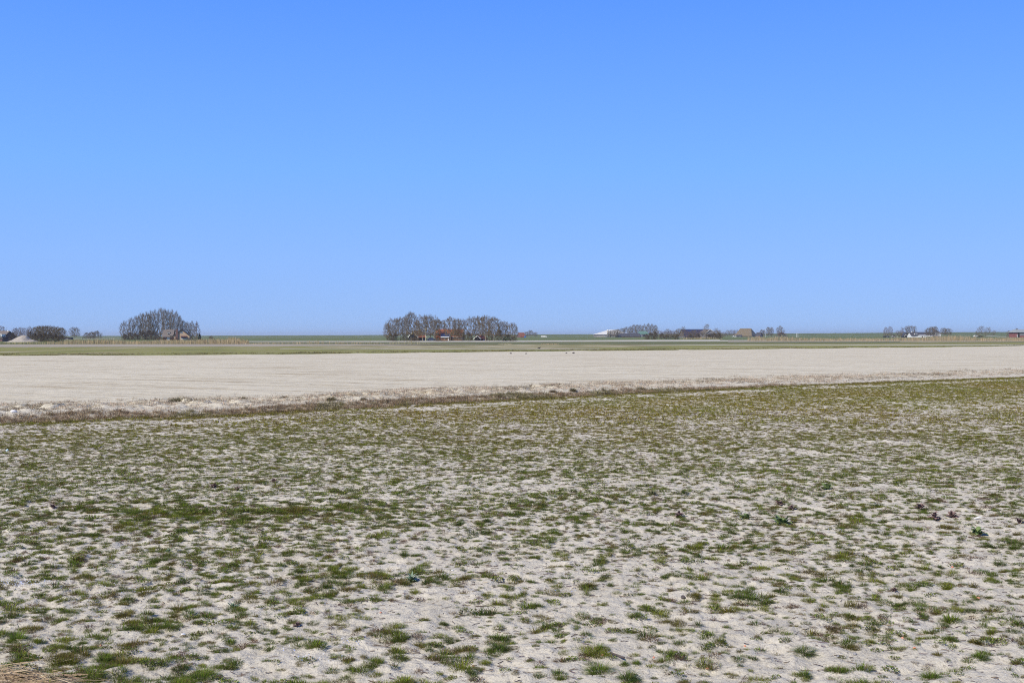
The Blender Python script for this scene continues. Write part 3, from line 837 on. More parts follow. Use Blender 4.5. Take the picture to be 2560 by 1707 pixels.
_tc = [0]
def tree(kind, name, px, pyb, top, label, group, wpx=None, cat='tree'):
    """tree standing at the land point under (px, pyb), reaching the photograph row top"""
    _tc[0] += 1
    D = dist(px, pyb); h = (pyb - top) / F * D
    x = gx(px, D)
    tr, cr = PROTO[kind][_tc[0] % len(PROTO[kind])]
    nat = {'round': 0.66, 'fan': 0.38, 'red': 0.95, 'wind': 0.8, 'larch': 0.48, 'bush': 1.3, 'brush': 1.2, 'sage': 1.1, 'conifer': 0.34}[kind]
    sx = h if wpx is None else (wpx / F * D) / nat
    r = empty(name, (x, D, 0), 0.0 if kind == 'wind' else (_tc[0] * 2.399) % 6.283, (sx, sx, h * 0.965))
    tag(r, label, cat, group)
    link('trunk', tr, r); link('crown', cr, r)
    return r
ORD = ['first', 'second', 'third', 'fourth', 'fifth', 'sixth', 'seventh', 'eighth', 'ninth', 'tenth', 'eleventh', 'twelfth', 'thirteenth',
       'fourteenth', 'fifteenth', 'sixteenth', 'seventeenth', 'eighteenth', 'nineteenth', 'twentieth', 'twenty-first', 'twenty-second']
def row(kind, name, items, group, lab, cat='tree', desc=None):
    """items: (px, pyb, top, width px); lab: text with %s for the ordinal"""
    for i, it in enumerate(sorted(items)):
        tree(kind, name, it[0], it[1], it[2], lab % ORD[i], group, it[3], cat)

Z4 = lambda zx, zy: (940 + zx / 6.19, 760 + zy / 6.19)
def z4(items, base=570):
    return [(940 + a / 6.19, 760 + b2 / 6.19 if False else 852.2 + off, 760 + t / 6.19, w / 6.19) for a, t, w, off in items for b2 in (0,)]
row('round', 'bare_tree', z4([(185, 300, 120, .5), (265, 232, 165, 0), (372, 212, 150, -.6), (470, 190, 130, -1), (545, 138, 170, -.4), (640, 258, 110, .2),
     (722, 182, 175, .3), (838, 174, 185, -.8), (920, 225, 140, -.5), (1005, 255, 150, -1.2), (1150, 208, 165, .2), (1255, 232, 130, -.6), (1335, 236, 130, .1),
     (1480, 203, 175, -.5), (1620, 200, 170, -1), (1700, 188, 190, .3), (1825, 212, 195, .4), (1965, 268, 170, .3), (2110, 298, 140, 0)]),
    'bare trees of the grove round the red-roofed farm', '%s tall bare tree from the left in the grove round the red-roofed farm')
row('bush', 'dark_bush', z4([(215, 470, 120, 0), (290, 465, 130, .3), (440, 490, 120, .2), (530, 480, 110, -.8), (1340, 455, 110, -.3), (1440, 445, 130, .1), (1560, 480, 100, -1.2),
     (1760, 420, 150, 0), (1905, 405, 150, -.3), (2030, 470, 140, .2), (2130, 510, 130, .3)]),
    'dark bushes under the grove trees', '%s dark bush from the left under the trees of the grove farm', 'bush')
row('sage', 'low_shrub', z4([(960, 525, 90, .6), (1020, 545, 80, .6), (1090, 535, 60, .7), (1250, 420, 130, -.4), (600, 520, 160, .6)]),
    'garden shrubs before the red-roofed farm', '%s grey-green garden shrub from the left before the red-roofed farm', 'shrub')

def z2(items):
    return [(280 + a / 7.35, 849.6 + off, 750 + t / 7.35, w / 7.35) for a, t, w, off in items]
row('fan', 'tall_bare_tree', z2([(235, 400, 170, 0), (350, 340, 150, .2), (470, 300, 180, .1), (560, 245, 170, -.3), (640, 240, 190, .3), (720, 225, 170, -.2), (790, 200, 150, .2),
     (900, 165, 170, -.4), (975, 172, 150, 0), (1050, 200, 150, -.5), (1110, 205, 130, -.2), (1185, 222, 150, -.5), (1250, 300, 130, -.6), (1320, 380, 120, -.6), (1390, 410, 130, -.4), (1470, 400, 130, -.4)]),
    'upright bare trees beside the brick house', '%s upright bare tree from the left in the grove behind the brick house')
row('bush', 'dark_bush', z2([(240, 640, 150, .6), (330, 600, 160, .5), (430, 620, 150, .6), (560, 590, 180, .5), (680, 560, 190, .4), (760, 600, 150, .5), (830, 640, 130, .6)]),
    'dark undergrowth left of the brick house', '%s dark bush from the left at the foot of the grove beside the brick house', 'bush')
row('brush', 'brown_shrub', z2([(880, 680, 110, .7), (960, 690, 110, .8), (1100, 685, 100, .8), (1180, 690, 90, .9), (1450, 680, 110, .3), (1530, 690, 90, .4), (1820, 660, 90, -.5)]),
    'brown garden shrubs round the brick house', '%s brown shrub from the left round the brick house', 'shrub')
tree('larch', 'larch', 280 + 1560 / 7.35, 849.8, 750 + 395 / 7.35, 'bare larch with level branches right of the brick house', None, 24)
tree('conifer', 'conifer', 280 + 1612 / 7.35, 850.2, 750 + 615 / 7.35, 'small dark evergreen conifer at the foot of the larch', None, 9)

def z1(items):
    return [(a / 7.35, y, 750 + t / 7.35, w / 7.35) for a, t, w, y in items]
row('red', 'brown_tree', z1([(20, 480, 210, 852.5), (270, 520, 130, 853), (330, 510, 140, 853.2), (400, 505, 130, 852.8), (470, 515, 130, 853.4), (545, 490, 130, 853.1)]),
    'reddish brown trees behind the sand heap', '%s reddish brown tree from the left behind the sand heap')
row('round', 'grey_tree', z1([(650, 500, 170, 853.8), (740, 485, 190, 854), (810, 475, 190, 853.8), (890, 480, 190, 854), (980, 488, 180, 853.8), (1060, 500, 170, 854), (1130, 515, 160, 853.8)]),
    'grey bare trees right of the sand heap', '%s grey bare tree from the left in the row right of the sand heap')
row('bush', 'dark_bush', z1([(235, 600, 130, 854), (560, 590, 150, 854.4), (640, 610, 150, 854.6), (730, 620, 160, 854.8), (820, 610, 160, 854.6), (920, 620, 170, 854.8), (1020, 630, 150, 854.6), (1110, 650, 150, 854.6)]),
    'dark bushes under the trees beside the sand heap', '%s dark bush from the left under the trees beside the sand heap', 'bush')
tree('round', 'lone_tree', 187, 846.5, 818.5, 'small lone bare tree on the horizon between the left trees and a round shrub', None, 20)
row('sage', 'round_shrub', z1([(1600, 605, 170, 846.6), (1690, 590, 160, 846.8), (1780, 575, 220, 846.6)]),
    'grey round shrubs on the horizon left of the brick house', '%s rounded grey shrub from the left on the horizon between lone tree and grove', 'shrub')

def z5(items, y=842.0):
    return [(1260 + a / 6.19, y + off, 800 + t / 6.19, w / 6.19) for a, t, w, off in items]
row('round', 'far_tree', z5([(345, 182, 60, .6), (412, 160, 70, .4), (482, 190, 60, .4)]), 'small far trees beside the lone red roof', '%s small far tree from the left beside the lone red roof')
row('fan', 'far_tree', z5([(1640, 175, 80, .9), (1685, 160, 90, .8), (1730, 150, 90, .9), (1770, 142, 90, .8), (1830, 128, 100, .7), (1895, 110, 110, -.4), (1960, 100, 100, -.2), (2010, 75, 90, -.3), (2065, 72, 90, -.2), (2115, 78, 80, -.4),
     (2175, 72, 90, -.2), (2235, 58, 90, -.3), (2290, 66, 90, -.2), (2345, 80, 90, -.4)]), 'row of tall bare trees behind the white barn',
    '%s tall bare tree from the left in the row behind the white-roofed barn')
def z6(items):
    return [(1580 + a / 5.6, y, 790 + t / 5.6, w / 5.6) for a, t, w, y in items]
row('bush', 'dark_bush', z6([(205, 255, 80, 848.6), (265, 240, 110, 848.8), (325, 225, 80, 848.7), (415, 240, 80, 847.5), (490, 270, 100, 848), (570, 275, 90, 847.8), (630, 262, 80, 848.7), (820, 255, 90, 847.8),
     (925, 250, 80, 847.6), (1060, 262, 120, 847.5), (1150, 245, 120, 846.8), (1215, 240, 100, 847.6)]),
    'dark bushes along the far ditch before the solar barn', '%s dark bush from the left along the far ditch before the solar barn', 'bush')
row('wind', 'wind_bent_tree', z6([(315, 180, 60, 846.5), (470, 178, 80, 846), (610, 175, 110, 845), (690, 150, 80, 846), (830, 195, 110, 845.5), (1010, 112, 100, 846), (1150, 172, 80, 845), (1205, 195, 60, 845.5)]),
    'wind-bent trees round the solar barn', '%s wind-bent bare tree from the left round the solar barn')
row('red', 'far_brown_tree', z6([(560, 200, 110, 843.5), (1060, 200, 110, 843.5), (1110, 215, 110, 843.6), (1340, 200, 80, 841), (1400, 195, 90, 841), (1460, 195, 90, 841), (1520, 200, 80, 841)]),
    'brown trees between the solar barn and the thatched farm', '%s brown far tree from the left between the white barn and the thatched farm')
row('fan', 'far_tree', z6([(1815, 190, 60, 841.4), (1850, 195, 50, 841.3), (1905, 155, 70, 841.4), (1950, 160, 70, 841.4), (2075, 145, 110, 841.6)]), 'sparse far trees right of the thatched farm',
    '%s sparse far tree from the left right of the thatched farm')
row('red', 'far_grey_tree', z6([(385, 205, 100, 845), (445, 215, 100, 845.2), (520, 210, 100, 845), (640, 195, 110, 844.6), (735, 200, 110, 845.2), (785, 215, 90, 845.3), (870, 205, 100, 845.4), (940, 195, 110, 845.3), (1190, 200, 90, 844.8), (1240, 230, 80, 844.8), (1290, 225, 80, 842.4)]),
    'low grey-brown trees hiding the solar barn', '%s low grey-brown tree from the left in the belt before the solar barn')
tree('brush', 'brown_shrub', 1580 + 2090 / 5.6, 841.8, 790 + 232 / 5.6, 'wide brown shrub under the last tree right of the thatched farm', None, 30, 'shrub')
def z8(items):
    return [(2180 + a / 6.19, y, 790 + t / 6.19, w / 6.19) for a, t, w, y in items]
row('red', 'far_brown_tree', z8([(215, 175, 90, 843.2), (285, 162, 80, 843), (425, 225, 120, 843.4), (460, 175, 50, 843)]), 'brown trees left of the dark barn', '%s brown tree from the left beside the low farm on the right')
row('round', 'far_tree', z8([(590, 152, 150, 842), (895, 185, 120, 841.6), (955, 165, 120, 841.4), (1110, 185, 80, 841.5), (1180, 195, 90, 841.5)]), 'grey trees behind the farm on the right',
    '%s grey tree from the left behind the low farm buildings on the right')
row('wind', 'far_tree', z8([(1645, 155, 120, 842.6), (1755, 178, 120, 842.8), (1865, 220, 70, 842)]), 'bare trees by the pale track', '%s bare tree from the left beside the pale track up the dike')
row('brush', 'brown_shrub', z8([(2120, 235, 80, 842.8), (2190, 225, 90, 842.9), (2240, 200, 90, 842.8)]), 'brown shrubs beside the red barn', '%s brown shrub from the left beside the red-walled barn at the right edge', 'shrub')
row('bush', 'dark_bush', z8([(1670, 300, 110, 843.2), (340, 290, 80, 843.6)]), 'low dark bushes on the right', '%s low dark bush from the left near the trees on the right', 'bush')

# ------------------------------------------------------------------ buildings
def plain(name, c, rough=0.7, var=0.12, sc=0.7, spec=0.3):
    a = tuple(v * (1 - var) for v in c); b2 = tuple(min(1, v * (1 + var)) for v in c)
    return noisemat(name, [(0.3, a), (0.7, b2)], (1, 1, 1), sc, rough=rough, spec=spec, obj=True, detail=6)
M['brick_yellow'] = plain('yellow_brick', (0.50, 0.36, 0.24)); M['brick_red'] = plain('red_brick', (0.27, 0.13, 0.085)); M['brick_dark'] = plain('dark_brick', (0.16, 0.09, 0.08))
M['tile_grey'] = plain('grey_roof_tiles', (0.17, 0.145, 0.13)); M['tile_red'] = plain('red_roof_tiles', (0.24, 0.09, 0.05), var=0.25); M['tile_dark'] = plain('dark_roof_tiles', (0.06, 0.06, 0.07))
M['thatch'] = plain('thatch', (0.17, 0.135, 0.085), var=0.2); M['wood_dark'] = plain('tarred_boards', (0.035, 0.032, 0.032)); M['white'] = plain('white_paint', (0.75, 0.75, 0.73), var=0.04)
M['metal_white'] = plain('pale_roof_sheets', (0.66, 0.65, 0.61), 0.45, 0.06); M['metal_blue'] = plain('blue_black_panels', (0.035, 0.045, 0.10), 0.35, 0.2, spec=0.5)
M['metal_green'] = plain('green_roof_sheets', (0.12, 0.22, 0.17), 0.5); M['metal_grey'] = plain('grey_roof_sheets', (0.30, 0.325, 0.32), 0.5); M['concrete'] = plain('concrete', (0.36, 0.34, 0.31)); M['awning'] = plain('dark_red_awning', (0.11, 0.035, 0.04))
M['wall_grey'] = plain('grey_boards', (0.20, 0.19, 0.20)); M['cream'] = plain('cream_panels', (0.62, 0.56, 0.38)); M['blue'] = plain('blue_sheet', (0.05, 0.22, 0.60))
M['pink'] = plain('weathered_red_boards', (0.27, 0.10, 0.085)); M['tyre'] = plain('tyre_rubber', (0.02, 0.02, 0.02)); M['post'] = plain('weathered_post', (0.30, 0.27, 0.23))
mg, n_, l_, b_, o_ = nt('window_glass'); b_.inputs['Base Color'].default_value = (0.03, 0.04, 0.05, 1); b_.inputs['Roughness'].default_value = 0.08; b_.inputs['Specular IOR Level'].default_value = 0.6
M['glass'] = mg

def gable(name, label, loc, rz, W, Ln, wall, ridge, wallm, roofm, group=None, over=0.35, trim=None, cat='house', hip=0.0, chim=None, left_wall=None):
    """ridge along local X (length Ln); W deep in local Y; front eave side at -Y, gables at +-X. left_wall lets the -Y eave come lower"""
    r = empty(name, (loc[0], loc[1], 0), rz); tag(r, label, cat, group)
    x0, x1, y0, y1 = -Ln / 2, Ln / 2, -W / 2, W / 2
    wl = wall if left_wall is None else left_wall
    m = MB()
    yr = 0.0
    if hip == 0:
        m.add([(x0, y0, 0), (x1, y0, 0), (x1, y1, 0), (x0, y1, 0), (x0, y0, wl), (x1, y0, wl), (x1, y1, wall), (x0, y1, wall), (x0, yr, ridge), (x1, yr, ridge)],
              [(0, 1, 5, 4), (2, 3, 7, 6), (1, 2, 6, 9, 5), (3, 0, 4, 8, 7), (4, 5, 9, 8), (7, 8, 9, 6)])
    else:
        m.box(x0, x1, y0, y1, 0, wall)
    m.build('wall', M[wallm], r)
    t = 0.22; s1 = (ridge - wl) / (W / 2); s2 = (ridge - wall) / (W / 2); xo = over
    rf = MB()
    e1 = (y0 - over, wl - over * s1); e2 = (y1 + over, wall - over * s2)
    up = 0.04
    hx = hip
    rf.add([(x0 - xo, e1[0], e1[1] + up), (x1 + xo, e1[0], e1[1] + up), (x1 + xo - hx, 0, ridge + up), (x0 - xo + hx, 0, ridge + up), (x1 + xo, e2[0], e2[1] + up), (x0 - xo, e2[0], e2[1] + up),
            (x0 - xo, e1[0], e1[1] + t), (x1 + xo, e1[0], e1[1] + t), (x1 + xo - hx, 0, ridge + t + .1), (x0 - xo + hx, 0, ridge + t + .1), (x1 + xo, e2[0], e2[1] + t), (x0 - xo, e2[0], e2[1] + t)],
           [(0, 3, 2, 1), (3, 5, 4, 2), (6, 7, 8, 9), (9, 8, 10, 11), (0, 1, 7, 6), (4, 5, 11, 10)] +
           ([(1, 2, 8, 7), (2, 4, 10, 8), (3, 0, 6, 9), (5, 3, 9, 11)] if hip == 0 else [(7, 10, 8), (11, 6, 9), (1, 4, 10, 7), (5, 0, 6, 11)]))
    ro = rf.build('roof', M[roofm], r)
    if trim and hip == 0:
        for sx, xx in ((-1, x0 - xo), (1, x1 + xo)):
            b = MB()
            for (ya, za, yb, zb) in ((e1[0], e1[1], 0, ridge), (e2[0], e2[1], 0, ridge)):
                p = [(xx, ya, za - 0.08), (xx, yb, zb - 0.08), (xx, yb, zb + 0.30), (xx, ya, za + 0.26)]
                b.slab(p, (sx, 0, 0), 0.10)
            b.build('bargeboard', M[trim], r)
    if chim:
        for (cx, cy, cw, ch, cm) in chim:
            MB().box(cx - cw / 2, cx + cw / 2, cy - cw / 2, cy + cw / 2, ridge - 1.2 if cy == 0 else wall, ch).build('chimney', M[cm], ro)
    return r

def window(r, face, c, z, w, h, frame='white', d=None):
    """window part with glass sub-part on local face '-y', '+x' ..., d = plane offset"""
    ax, sg = face[1], (1 if face[0] == '+' else -1)
    t = 0.10; f = MB(); gl = MB(); a = 0.10 if min(w, h) > 0.8 else 0.07
    def bx(mb, c0, c1, z0, z1, o0, o1):
        o0, o1 = sorted((d + sg * o0, d + sg * o1))
        if ax == 'y': mb.box(c0, c1, o0, o1, z0, z1)
        else: mb.box(o0, o1, c0, c1, z0, z1)
    bx(f, c - w / 2, c - w / 2 + a, z, z + h, 0.004, t); bx(f, c + w / 2 - a, c + w / 2, z, z + h, 0.004, t)
    bx(f, c - w / 2 + a, c + w / 2 - a, z, z + a, 0.004, t); bx(f, c - w / 2 + a, c + w / 2 - a, z + h - a, z + h, 0.004, t)
    if w > 1.0: bx(f, c - a / 2, c + a / 2, z + a, z + h - a, 0.004, t * 0.9)
    o = f.build('window', M[frame], r)
    bx(gl, c - w / 2 + a, c + w / 2 - a, z + a, z + h - a, 0.004, 0.05); gl.build('pane', M['glass'], o)

def panel(name, r, face, c, z, w, h, mat, d, t=0.08):
    ax, sg = face[1], (1 if face[0] == '+' else -1); m = MB()
    o0, o1 = sorted((d + sg * 0.004, d + sg * t))
    if ax == 'y': m.box(c - w / 2, c + w / 2, o0, o1, z, z + h)
    else: m.box(o0, o1, c - w / 2, c + w / 2, z, z + h)
    return m.build(name, M[mat], r)

def at(px, pyb): 
    D = dist(px, pyb); return (gx(px, D), D), D / F     # place, metres per photo pixel

# --- the brick house on the left: long grey roof running left, gable to the right front
def brick_house():
    (x, y), k = at(452, 849.8)                 # k ~ 0.25 m/px
    # gable block: gable turned to the viewer, ridge running away
    rz = math.radians(12)
    r = empty('brick_house', (x, y, 0), rz)
    tag(r, 'yellow brick house with long grey roof and steep gable, standing right of the tall grove', 'house')
    W2 = 12.0 * k; rid = 26.0 * k; ev = 12.5 * k; dp = 9.0
    gx0, gx1 = -7.5 * k - 0.8, 21 * k
    c = (gx0 + gx1) / 2 - 2.5 * k
    # asymmetric gable facing -y
    m = MB()
    pts = [(gx0 - 6 * k, 0), (gx1, 0), (gx1, 11.5 * k), (c, rid), (gx0 - 6 * k, 13 * k)]
    vs = [(a, 0, b) for a, b in pts] + [(a, dp, b) for a, b in pts]
    m.add(vs, [(0, 1, 2, 3, 4), (9, 8, 7, 6, 5), (0, 5, 6, 1), (1, 6, 7, 2), (2, 7, 8, 3), (3, 8, 9, 4), (4, 9, 5, 0)])
    m.build('wall', M['brick_yellow'], r)
    rf = MB()
    for (xa, za, xb, zb) in ((gx0 - 7.5 * k, 11.6 * k, c, rid), (gx1 + 1.2 * k, 10.2 * k, c, rid)):
        p = [(xa, -0.45, za + 0.06), (xb, -0.45, zb + 0.06), (xb, dp + .3, zb + 0.06), (xa, dp + .3, za + 0.06)]
        rf.slab(p, (0, 0, 1), 0.22)
    ro = rf.build('roof', M['tile_grey'], r)
    b = MB()
    for (xa, za, xb, zb) in ((gx0 - 7.5 * k, 11.6 * k, c, rid), (gx1 + 1.2 * k, 10.2 * k, c, rid)):
        b.slab([(xa, -0.46, za - 0.2), (xb, -0.46, zb - 0.2), (xb, -0.46, zb + 0.34), (xa, -0.46, za + 0.34)], (0, -1, 0), 0.12)
    b.build('bargeboard', M['wood_dark'], r)
    ch = MB(); cxx = gx0 + 1.2 * k
    ch.box(cxx - 2.6 * k, cxx + 2.6 * k, -0.75, -0.003, 0, 27.0 * k); ch.build('chimney', M['brick_dark'], r)
    # long wing to the left with the low sweeping roof
    xl = -46 * k; xr = gx0 - 6 * k - 0.01
    m = MB(); m.box(xl + 3 * k, xr, 1.2, dp - 0.5, 0, 8.2 * k); m.build('side_wall', M['brick_dark'], r)
    rf = MB()
    mid = -25 * k
    rf.slab([(mid, -0.2, 10 * k), (xr, -0.2, 10 * k), (xr, 4.2, 25.8 * k), (mid - 9 * k, 4.2, 25.8 * k)], (0, 0, 1), 0.25)
    rf.slab([(xl, 0.3, 7 * k), (mid, 0.3, 7 * k), (mid - 9.01 * k, 4.2, 25 * k), (mid - 18 * k, 4.2, 24.6 * k)], (0, 0, 1), 0.25)
    rf.slab([(mid - 18 * k, 4.21, 24.8 * k), (xr, 4.21, 25.8 * k), (xr, dp, 9 * k), (xl, dp, 9 * k)], (0, 0, 1), 0.25)
    rf.build('wing_roof', M['tile_grey'], r)
    d = MB(); d.box(-33 * k, -26 * k, 1.1, 2.6, 17.5 * k, 19.8 * k); dd = d.build('dormer', M['glass'], r)
    MB().box(-33 * k, -26 * k, 0.9, 1.09, 16.6 * k, 17.5 * k).build('dormer_sill', M['white'], dd)
    window(r, '-y', 2.5 * k - 0.4 * k, 16.2 * k, 5.2 * k, 4.6 * k, 'white', 0)
    wn2 = MB(); wn2.box(0.5 * k, 13.5 * k, -0.05, -0.004, 3.6 * k, 8.5 * k); pw = wn2.build('picture_window', M['glass'], r)
    MB().box(0.5 * k, 13.5 * k, -0.12, -0.051, 2.4 * k, 4.3 * k).build('window_sill', M['white'], pw)
    aw = MB(); aw.slab([(0, -0.06, 9.6 * k), (15 * k, -0.06, 9.6 * k), (15 * k, -1.3, 7.6 * k), (0, -1.3, 7.6 * k)], (0, 0, 1), 0.1)
    aw.build('awning', M['awning'], r)
    panel('garage_door', r, '-y', -30 * k, 0, 8 * k, 6.5 * k, 'white', 1.2)
    hed = MB(); return r
brick_house()

# --- the red-roofed farm in the grove
(x, y), k = at(1122, 851.5)
farm = gable('farmhouse', 'large red-tiled farmhouse in the middle of the round grove', (x + 1.5 * k * 2, y + 6), math.radians(-4), 11, 62 * k, 10 * k, 27.5 * k, 'brick_red', 'tile_red', cat='farmhouse',
             chim=[(-13 * k, 0, 0.7, 30.5 * k, 'brick_dark'), (17 * k, 0, 0.7, 30.0 * k, 'white')], trim='white')
for wx in (10, 16, 24, 30): window(farm, '-y', wx * k, 3 * k, 3 * k, 4.5 * k, 'white', -5.5)
gut = MB(); gut.box(-31 * k, 31 * k, -6.0, -5.86, 8.3 * k, 9.1 * k).build('gutter', M['white'], farm)
wing = gable('farm_wing', 'lower red-tiled wing on the left of the grove farmhouse', (gx(1102, y), y + 0.5), math.radians(-4), 8, 24 * k, 8.5 * k, 23.5 * k, 'brick_red', 'tile_red', cat='farmhouse', trim='white')
window(wing, '-y', -4 * k, 3 * k, 3 * k, 3.6 * k, 'white', -4.0); panel('door', wing, '-y', 6 * k, 0, 2.4 * k, 5.5 * k, 'wood_dark', -4.0)
MB().slab([(-8 * k, -2.8, 14.3 * k), (-5.6 * k, -2.8, 14.3 * k), (-4.8 * k, -1.8, 18 * k), (-7.2 * k, -1.8, 18 * k)], (0, 0, 1), 0.42).build('skylight', M['white'], wing)
ann = gable('annex', 'small brick annex with dark solar panels on its roof before the red farmhouse', (gx(1114.5, y - 4), y - 3.5), math.radians(-4), 5.5, 20 * k, 9.2 * k, 16 * k, 'brick_red', 'metal_blue', over=0.3, cat='annex')
window(ann, '-y', 0.5 * k, 3.6 * k, 3.4 * k, 4.6 * k, 'white', -2.75)
MB().box(-10.5 * k, 10.5 * k, -3.25, -3.1, 8.0 * k, 10.2 * k).build('fascia', M['white'], ann)
panel('door', ann, '-y', 8 * k, 0, 2.0 * k, 6.5 * k, 'white', -2.75)
(x2, y2), k2 = at(1041, 851.8)
bl = gable('barn', 'dark boarded barn with steep red roof and white bargeboards at the left of the grove', (x2, y2 + 4), math.radians(35), 9, 20 * k2, 8.5 * k2, 23.5 * k2, 'wood_dark', 'tile_red', cat='barn', trim='white')
panel('barn_door', bl, '-y', 1, 0, 2.6, 1.3, 'wall_grey', -4.5)
(x3, y3), k3 = at(1201, 851.6)
bs = gable('shed', 'low dark shed with red roof and pale gable edge right of the farmhouse', (x3, y3 + 4), math.radians(40), 5, 17 * k3, 4.5 * k3, 11.5 * k3, 'wood_dark', 'tile_red', cat='shed', trim='white')
panel('shed_door', bs, '-y', 0, 0, 1.6, 0.7, 'wall_grey', -2.5)
def car(name, label, px, pyb, paint, L=4.3, H=1.45, rz=0.0, cat='car', van=False):
    (x, y), k = at(px, pyb)
    r = empty(name, (x, y, 0), rz); tag(r, label, cat)
    w = 1.75
    prof = ([(-L / 2, .3), (-L / 2, .95), (-L / 2 + .1, 1.95), (L / 2 - 1.3, 2.0), (L / 2 - .7, 1.25), (L / 2, 1.0), (L / 2, .3)] if van else
            [(-L / 2, .3), (-L / 2, .85), (-L / 2 + .5, .95), (-L / 2 + 1.0, H), (L / 2 - 1.7, H), (L / 2 - 1.1, .95), (L / 2, .8), (L / 2, .3)])
    vs = [(a, -w / 2, b) for a, b in prof] + [(a, w / 2, b) for a, b in prof]; n = len(prof)
    fs = [tuple(range(n)), tuple(range(2 * n - 1, n - 1, -1))] + [(i, i + n, (i + 1) % n + n, (i + 1) % n) for i in range(n)]
    MB().add(vs, fs).build('body', M[paint], r)
    gl = MB(); z0, z1 = (1.25, 1.8) if van else (.95, H - .1)
    xa, xb = (L / 2 - 2.1, L / 2 - 1.25) if van else (-L / 2 + 1.05, L / 2 - 1.65)
    gl.box(xa, xb, -w / 2 - .01, -w / 2 + .004, z0, z1); gl.box(xa, xb, w / 2 - .004, w / 2 + .01, z0, z1); gl.build('side_window', M['glass'], r)
    for sx in (-1, 1):
        for sy in (-1, 1):
            MB().tube([(sx * L * .31, sy * (w / 2 - .2), .33), (sx * L * .31, sy * (w / 2 + .02), .33)], .33, 12).build('wheel', M['tyre'], r)
car('parked_car', 'dark car parked left of the grove farmhouse under the trees', 1079, 852.0, 'metal_blue', 4.2, 1.45)
def pole(name, label, px, pyb, top, rad, mat, cat='pole', cross=0, group=None):
    (x, y), k = at(px, pyb); h = (pyb - top) * k
    r = empty(name, (x, y, 0)); tag(r, label, cat, group)
    MB().tube([(0, 0, 0), (0, 0, h)], [rad, rad * .8], 8).build('shaft', M[mat], r)
    if cross: MB().box(-cross, cross, -0.06, 0.06, h - 0.6, h - 0.35).build('crossarm', M[mat], r)
    else: MB().tube([(0, 0, h), (0, 0, h + .06)], [rad * 1.3, rad * .8], 8).build('cap', M[mat], r)
pole('utility_pole', 'pale pole with crossarm between the barn and the grove farmhouse', 1064.5, 851.8, 820, 0.16, 'cream', cross=0.9)

# --- lone red roof with blue sheet beyond the grove
(x, y), k = at(1303, 843.6)
lr = gable('far_barn', 'lone far barn with orange roof and blue tarpaulin at the right end of the grove', (x, y), math.radians(28), 9, 15 * k, 1.5 * k, 11.5 * k, 'brick_dark', 'tile_red', cat='barn')
panel('tarpaulin', lr, '-y', 5 * k, 0.2 * k, 5 * k, 3.5 * k, 'blue', -5.2, 0.5)
car('white_van', 'white van driving along the foot of the dike', 1360, 843.0, 'white', 8.0, 2, 0, 'van', True)

# --- white barn with silo
(x, y), k = at(1535, 842.3)
wb = gable('white_barn', 'long barn with pale sheet roof beside the grey silos', (x, y + 20), math.radians(-14), 40, 86 * k, 6.5 * k, 17.5 * k, 'wall_grey', 'metal_white', cat='barn', over=1, hip=34 * k)
(xs, ys), ks = at(1497, 842.4)
bin0 = None
for i_, nm_ in enumerate(('leftmost', 'second', 'middle', 'fourth', 'rightmost')):
    if bin0 is None:
        bin0 = MB().box(-1.6 * ks, 1.6 * ks, 0, 3, 0.6, 2.0 * ks).box(-1.3 * ks, -1.1 * ks, 0.3, 0.6, 0, 0.6).box(1.1 * ks, 1.3 * ks, 0.3, 0.6, 0, 0.6).build('feed_bin', M['cream']); fb = bin0
    else:
        fb = bin0.copy(); C.objects.link(fb)
    fb.location = (xs + (-3.5 + i_ * 4.2) * ks, ys - 5, 0)
    tag(fb, '%s of the five cream feed bins under the left eave of the white barn' % nm_, 'feed bin', 'cream feed bins')
def silo(label, px, pyb, top, wpx, cap):
    (x, y), k = at(px, pyb); h = (pyb - top) * k; r0 = wpx / 2 * k
    r = empty('silo', (x, y, 0)); tag(r, label, 'silo', 'silos before the white barn')
    MB().tube([(0, 0, 0), (0, 0, h * .88)], r0, 20).build('shaft', M['concrete'], r, True)
    MB().tube([(0, 0, h * .88), (0, 0, h * .95), (0, 0, h)], [r0 * 1.25, r0 * 1.2, r0 * .5], 20).build('cap', M[cap], r)
silo('tall narrow concrete silo with white cap, the left of the two', 1519.5, 842.6, 824.0, 4.4, 'white')
silo('slightly shorter pale silo, the right of the two', 1525.5, 842.6, 824.6, 4.0, 'white')
(x, y), k = at(1570, 842.8)
db = gable('dark_barn', 'low dark-roofed barn before the row of tall bare trees', (x, y), math.radians(-10), 16, 62 * k, 2.2 * k, 9.5 * k, 'brick_dark', 'tile_dark', cat='barn', over=.6, hip=4 * k)
window(db, '-y', -18 * k, 0.6, 3 * k, 1.0 * k, 'white', -8)
(x, y), k = at(1613, 841.9)
gb = gable('green_barn', 'barn with green sheet roof behind the tall bare trees', (x, y + 30), 0.05, 20, 24 * k, 7 * k, 14 * k, 'wall_grey', 'metal_green', cat='barn', over=.6, hip=4 * k)
panel('barn_door', gb, '-y', 0, 0, 4, 4, 'wood_dark', -10)

# --- solar barn and its pale gable
(x, y), k = at(1736, 844.0)
sb = gable('solar_barn', 'long barn with dark blue solar roof behind the wind-bent trees', (x, y + 10), math.radians(6), 24, 56 * k, 2.6 * k, 20.5 * k, 'wall_grey', 'metal_blue', cat='barn', over=.5)
panel('barn_door', sb, '-y', 0, 0, 5, 1.7, 'wood_dark', -12)
(x, y), k = at(1772, 844.2)
gb2 = gable('gable_barn', 'grey barn showing a wide gable with white edges right of the solar barn', (x, y + 8), math.radians(95), 22 * k, 22, 12.5 * k, 20.5 * k, 'wall_grey', 'tile_grey', cat='barn', over=.5, trim='white')
panel('barn_door', gb2, '-x', 0, 0, 4, 3.5, 'wood_dark', -11)

